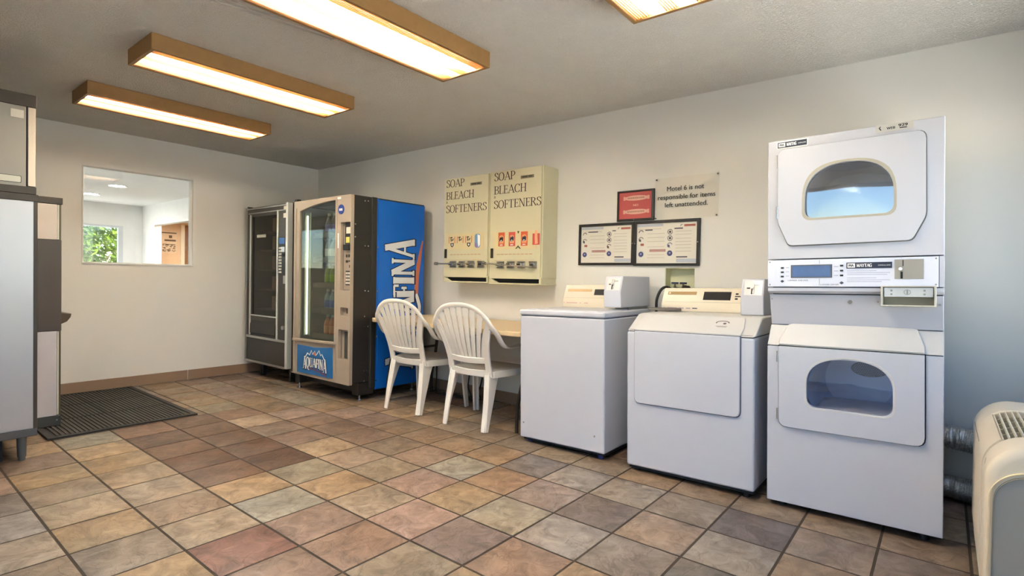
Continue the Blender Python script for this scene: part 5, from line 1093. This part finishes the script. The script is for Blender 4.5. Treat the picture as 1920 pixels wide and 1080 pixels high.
# ------------------------------------------------------------------ resin chairs
def make_chair(lbl, loc, rz):
    t = thing('resin_chair', lbl, 'chair', loc, (0, 0, rz))
    # seat with slight dish
    m = MB(); seat = [(-.20, -.20), (.20, -.20), (.238, .0), (.262, .17), (.22, .215), (.0, .225), (-.22, .215), (-.262, .17), (-.238, .0)]
    m.prism('xy', roundpoly(seat, .03, 3), .405, .425); m.obj('seat', RESIN, t, bevel=.006)
    m = MB(); m.prism('xy', roundpoly(seat, .03, 3), .375, .41, holes=[[(p[0]*.93, p[1]*.93) for p in roundpoly(seat, .03, 3)]]); m.obj('seat_apron', RESIN, t, bevel=.003)
    def back(x, z): # y of the leaning back surface
        return -.205-(z-.42)*.30
    # rim: from left arm front over the top to right arm front
    half = [(.292, -.225, .645), (.287, -.265, .70), (.268, None, .752), (.238, None, .80), (.195, None, .845), (.135, None, .878), (.07, None, .893)]
    pts = [(-x, (y if y is not None else back(x, z)), z) for x, y, z in half]+[(0, back(0, .897), .897)]+[(x, (y if y is not None else back(x, z)), z) for x, y, z in half[::-1]]
    path = catmull(pts, 4); N = len(path)
    ctr = Vector((0, -.25, .62))
    m = MB(); m.sweep(path, .048, .022, lambda i: (Vector((path[i].x, path[i].y+.12, path[i].z))-Vector((0, -.1, .62))), True); m.obj('back_rim', RESIN, t, ang=60)
    for s_ in (-1, 1):
        p = catmull([(s_*.290, -.24, .665), (s_*.297, -.185, .612), (s_*.292, -.07, .602), (s_*.286, .07, .612), (s_*.275, .19, .618)], 5)
        m = MB(); m.sweep(p, .052, .02, (1, 0, 0), True); m.obj('arm', RESIN, t, ang=60)
        p = catmull([(s_*.276, .175, .612), (s_*.272, .17, .50), (s_*.268, .17, .41), (s_*.275, .185, .2), (s_*.284, .205, .001)], 4); n_ = len(p)
        m = MB(); m.sweep(p, [.058-.02*abs(k/(n_-1)-.5)*2 for k in range(n_)], .02, (0, 1, 0)); m.sweep([q+Vector((-s_*.014, .012, 0)) for q in p[n_//2:]], .03, .014, (1, 0, 0)); m.obj('leg', RESIN, t, bevel=.004)
        # rear leg and back post in one flowing strip
        p = catmull([(s_*.20, -.27, .001), (s_*.196, -.235, .2), (s_*.182, -.205, .40)], 5); n_ = len(p)
        m = MB(); m.sweep([q+Vector((0, .012+.03*(k/(n_-1))**2, 0)) for k, q in enumerate(p)], [.034+.085*(k/(n_-1))**1.5 for k in range(n_)], .014, (0, 1, 0)); m.sweep([q+Vector((-s_*.018, -.004, 0)) for q in p], [.034+.022*(k/(n_-1)) for k in range(n_)], .014, (1, 0, 0)); m.obj('leg', RESIN, t, bevel=.004)
        p = catmull([(s_*.178, -.20, .385), (s_*.178, back(0, .5), .5), (s_*.196, back(0, .62), .62), (s_*.238, back(0, .735), .74)], 5); n_ = len(p)
        m = MB(); m.sweep(p, [.055-.018*(k/(n_-1)) for k in range(n_)], .016, (1, 0, 0)); m.obj('back_post', RESIN, t, bevel=.004)
    m = MB(); m.sweep(catmull([(-.17, back(0, .505)+.003, .505), (0, back(0, .495)-.02, .497), (.17, back(0, .505)+.003, .505)], 6), .045, .014, (0, -.28, 1)); m.obj('back_crossbar', RESIN, t, bevel=.004)
    m = MB(); m.sweep(catmull([(-.18, -.2, .41), (0, -.222, .405), (.18, -.2, .41)], 6), .05, .014, (0, -.2, 1)); m.obj('seat_back_rail', RESIN, t, bevel=.004)
    for k in range(9):
        f = (k-4)/4.0; xb, xt = f*.136, f*.250; zt = .890-.105*abs(f)**2.6
        p = catmull([(xb, back(0, .50)-.012*(1-f*f), .505), ((xb*.6+xt*.4), back(0, .66)-.02*(1-f*f), .66), (xt, back(0, zt)-.004, zt)], 4); n_ = len(p)
        m = MB(); m.sweep(p, [.0275+.0195*(q/(n_-1)) for q in range(n_)], .009, (1, .0, 0)); m.obj('slat', RESIN, t, bevel=.002)
    return t
make_chair('white resin armchair with fan back, left one, in front of the blue machine', (2.59, -.555, 0), rad(3))
make_chair('white resin armchair with fan back, right one, beside the plain-fronted washer', (3.29, -.56, 0), rad(3))

# ------------------------------------------------------------------ floor mat
MATM = mat('black_rubber_mat', (46, 43, 40), .7, var=.1)
t = thing('rubber_mat', 'black ribbed rubber mat on the tiles below the far window', 'mat', (.045, -2.835, 0))
ML, MW_ = 1.5, .89
m = MB(); m.box(0, ML, 0, MW_, .0005, .006); m.obj('mat_base', MATM, t)
m = MB(); m.prism('xy', R4(0, ML, 0, MW_), .006, .013, holes=[R4(.035, ML-.035, .035, MW_-.035)]); m.obj('border', MATM, t, bevel=.002)
m = MB(); k = 0
y = .06
while y < MW_-.05:
    for a, b in ((.04, .50), (.515, .985), (1.0, ML-.04)): m.box(a, b, y-.006, y+.006, .006, .0125)
    y += .0255
o = m.obj('rib', mat('worn_rubber', (66, 61, 56), .6, var=.15), t, smooth=False); stuff(o)
m = MB(); m.box(.035, ML-.035, MW_*.5-.008, MW_*.5+.008, .006, .013); m.obj('centre_bar', MATM, t)

# ------------------------------------------------------------------ ice machine on its bin, and drinks dispenser
STEEL = mat('satin_stainless', (186, 188, 194), .34, .5, var=.05, nscale=2)
DKBR = mat('dark_brown_plastic', (62, 54, 46), .45)
bn = thing('ice_bin', 'tall stainless ice bin on grey legs at left edge', 'ice bin', (1.215, -3.90, 0))
BNX, BNY = .735, .943
m = MB(); m.box(0.003, BNX-.002, 0, BNY-.016, .185, 1.484); m.obj('cabinet', STEEL, bn, bevel=.003)
m = MB(); m.box(0, BNX+.001, 0, BNY, .142, .185); m.obj('base_rail', mat('slate_rail', (78, 80, 84), .5), bn, bevel=.003)
m = MB(); m.box(0, BNX+.002, 0, BNY+.002, 1.484, 1.522); m.box(0, BNX, BNY-.018, BNY, .185, 1.49); m.obj('dark_trim', DKBR, bn, bevel=.002)
for x in (.06, BNX-.06):
    for y in (.08, BNY-.058):
        m = MB(); m.cyl((x, y, .02), (x, y, .145), .02, .024, n=14); m.cyl((x, y, .0), (x, y, .02), .017, n=14); m.obj('leg', mat('grey_leg', (104, 108, 110), .4, .4), bn)
m = MB(); m.box(.04, BNX-.06, .04, BNY-.14, .012, .142); m.obj('under_bin_shadow', GAP, bn)  # dark box put in as the shadow under the bin
ic = thing('ice_machine', 'grey beige ice maker head sitting on top of the stainless ice bin', 'ice machine', (1.215, -3.90, 1.523))
m = MB(); m.box(0, BNX-.004, 0, BNY-.05, .04, .49); m.obj('housing', mat('warm_grey_panel', (150, 147, 140), .42, .3, nscale=2), ic, bevel=.003)
m = MB(); m.box(0, BNX-.006, BNY-.042, BNY-.008, .045, .49); m.obj('front_panel', mat('pale_metal_strip', (208, 196, 178), .35, .4), ic, bevel=.003)
m = MB(); m.box(0, BNX-.008, BNY-.052, BNY-.04, .04, .49); m.obj('panel_gap', GAP, ic)
m = MB(); m.box(0, BNX, 0, BNY-.006, .0, .042); m.obj('lower_band', DKBR, ic, bevel=.003)
m = MB(); m.box(0, BNX, 0, BNY-.006, .49, .56); m.obj('upper_band', DKBR, ic, bevel=.003)
m = MB(); m.prism('yz', rrect(.60, BNY-.07, .058, .098, .006), BNX-.004, BNX-.001); np_ = m.obj('rating_plate', mat('dark_plate_edge', (70, 66, 60), .5), ic)
m = MB(); m.prism('yz', rrect(.603, BNY-.073, .061, .095, .005), BNX-.002, BNX-.0005); m.obj('plate_face', mat('pale_plate', (198, 198, 188), .4), np_)
m = MB(); m.box(BNX-.004, BNX-.0015, BNY-.115, BNY-.06, .42, .465); m.obj('label', mat('pale_grey_label', (204, 202, 194), .5), ic)
ds = thing('beverage_dispenser', 'slim dispenser with white and brown side panels standing beyond the ice bin', 'dispenser', (.56, -3.60, 0))
DX, DY = .655, .905
m = MB(); m.box(.0, DX, 0, DY-.03, .085, .672); m.obj('lower_panel', mat('lilac_white_panel', (208, 204, 210), .4), ds, bevel=.003)
m = MB(); m.box(0, DX, 0, DY-.006, .674, 1.303); m.obj('middle_panel', mat('dark_taupe_panel', (78, 68, 60), .4), ds, bevel=.003)
m = MB(); m.box(0, DX, 0, DY-.03, 1.305, 1.548); m.obj('upper_panel', mat('warm_white_panel', (224, 214, 204), .4), ds, bevel=.003)
m = MB(); m.box(0, DX-.002, DY-.028, DY-.02, .09, .67); m.box(0, DX-.002, DY-.028, DY-.02, 1.307, 1.546); m.obj('front_edge', mat('pale_edge', (226, 222, 206), .35), ds)
m = MB(); m.box(0, DX-.006, DY-.02, DY-.008, .086, 1.548); m.obj('front_panel', mat('olive_dark_front', (86, 80, 58), .4), ds)
m = MB(); m.box(0, DX, 0, DY, 1.55, 1.595); m.obj('top_cap', DKBR, ds, bevel=.003)
m = MB(); m.box(.0, DX, .0, DY-.008, .0145, .083); m.obj('plinth', mat('slate_plinth', (66, 68, 66), .5), ds, bevel=.003)
m = MB(); m.cyl((DX-.006, DY-.03, .055), (DX+.003, DY-.03, .055), .006, n=8); m.obj('plinth_screw', CHROME, ds)
m = MB(); m.prism('yz', [(DY-.01, .80), (DY+.055, .79), (DY+.05, .765), (DY+.03, .735), (DY-.01, .715)], .2, DX-.02); m.obj('drip_tray', mat('dark_bronze_tray', (80, 64, 44), .35, .3), ds, bevel=.005)
for x in (.06, DX-.06):
    for y, z0 in ((.06, 0), (DY-.3, 0)):
        m = MB(); m.cyl((x, y, z0), (x, y, .02), .02, n=10); m.obj('foot', BLACK, ds)

# ------------------------------------------------------------------ wall heater / air conditioner
ACM = mat('aged_cream_plastic', (222, 208, 184), .45, var=.03)
ac = thing('wall_air_conditioner', 'cream wall air conditioner with top grille and grey end panel, bottom right', 'air conditioner', (0, 0, 0))
F, TZ_, R_ = 6.118, .622, .12
def prof(inset=0.0, cut=None):
    pts = [(XW-.002, .12), (F+.004+inset, .12)]
    for k in range(13):
        a = rad(180-90*k/12); pts.append((F+R_+(R_-inset)*math.cos(a), TZ_-R_+(R_-inset)*math.sin(a)))
    pts.append((XW-.002, TZ_-inset)); return pts
G0, G1 = -1.27, -.82
for y0, y1, nm in ((-1.455, G0, 'near_cover'), (G1, -.60, 'far_cover')):
    m = MB(); m.prism('xz', prof(), y0, y1); m.obj(nm, ACM, ac, bevel=.03 if nm == 'near_cover' else .008, seg=5)
# middle cover: front up to the grille, then a well under the grille
a_s = 128; pts = [(F+.004, .12), (F, .2)]
for k in range(9):
    a = rad(180-(180-a_s)*k/8); pts.append((F+R_+R_*math.cos(a), TZ_-R_+R_*math.sin(a)))
gx, gz = pts[-1]
m = MB(); m.prism('xz', pts+[(gx+.02, gz-.035), (F+.05, .48), (F+.05, .12)], G0, G1); m.obj('front_cover', ACM, ac)
m = MB(); m.box(6.40, XW-.002, G0, G1, .12, TZ_); m.obj('rear_cover', ACM, ac, bevel=.004)
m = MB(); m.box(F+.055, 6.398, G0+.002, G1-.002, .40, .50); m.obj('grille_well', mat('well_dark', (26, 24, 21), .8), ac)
gr = MB()
def gp(a): return (F+R_+(R_-.004)*math.cos(rad(a)), TZ_-R_+(R_-.004)*math.sin(rad(a)))
bars = [gp(a_s-2), gp(117), gp(108), gp(99), (F+R_-.0, TZ_-.004), (F+R_+.035, TZ_-.004), (F+R_+.07, TZ_-.004), (F+R_+.105, TZ_-.004), (F+R_+.14, TZ_-.004)]
for k, (bx, bz) in enumerate(bars):
    m = MB(); w_ = .0019; m.box(bx-w_, bx+w_, G0, G1, bz-.012, bz+.002); m.obj('grille_bar', mat('pale_grille', (224, 216, 196), .45), ac, bevel=.001)
N = 5
for k in range(1, N):
    y = G0+(G1-G0)*k/N
    arc = [gp(a_s-4*q) for q in range(0, 10)]+[(6.398, TZ_-.004)]
    inner = [(6.398, TZ_-.026), (F+R_+.0, TZ_-.026)]+[(F+.075, TZ_-.05)]
    m = MB(); m.prism('xz', [(p[0], p[1]-.006) for p in arc]+inner, y-.004, y+.004); m.obj('grille_blade', mat('olive_grey_blade', (168, 160, 138), .5), ac)
# near end: raised rim and grey inset panel
def endp(g):
    q = [(XW-.01, .12+g), (F+g, .12+g)]
    for k in range(13):
        a = rad(180-90*k/12); q.append((F+R_+(R_-g)*math.cos(a), TZ_-R_+(R_-g)*math.sin(a)))
    q.append((XW-.01, TZ_-g)); return q
def endq(g):
    r_ = .10; q = [(XW-.02, .13+g), (F+.008+g, .13+g)]
    for k in range(13):
        a = rad(180-90*k/12); q.append((F+.008+r_+(r_-g)*math.cos(a), .545-r_+(r_-g)*math.sin(a)))
    return q+[(XW-.02, .545-g)]
m = MB(); m.prism('xz', endq(0), -1.466, -1.453, holes=[endq(.013)]); m.obj('end_rim', mat('pale_yellow_cream', (226, 212, 172), .45), ac, bevel=.005)
m = MB(); m.prism('xz', endq(.012), -1.460, -1.454); m.obj('end_panel', mat('mid_grey_panel', (150, 148, 142), .5), ac)
def arcp(a, off): return (F+R_+(R_+off)*math.cos(rad(a)), TZ_-R_+(R_+off)*math.sin(rad(a)))
# control door groove on the far part and the small latch marks
m = MB(); p = arcp(169, .0008); p2 = arcp(167.4, .0008); m.quad((p[0], -.66, p[1]), (p2[0], -.66, p2[1]), (p2[0], -1.03, p2[1]), (p[0], -1.03, p[1]))
m.obj('control_door_groove', GAP, ac, recalc=False)
m = MB(); p = arcp(166, .0008); p2 = arcp(159, .0008); m.quad((p[0], -1.375, p[1]), (p[0], -1.36, p[1]), (p2[0], -1.335, p2[1]), (p2[0], -1.35, p2[1])); m.obj('latch_mark', GREYM, ac, recalc=False)
m = MB(); m.box(F+.08, XW-.02, -1.44, -.62, .0, .12); m.obj('subbase', mat('brown_subbase', (96, 86, 72), .6), ac)
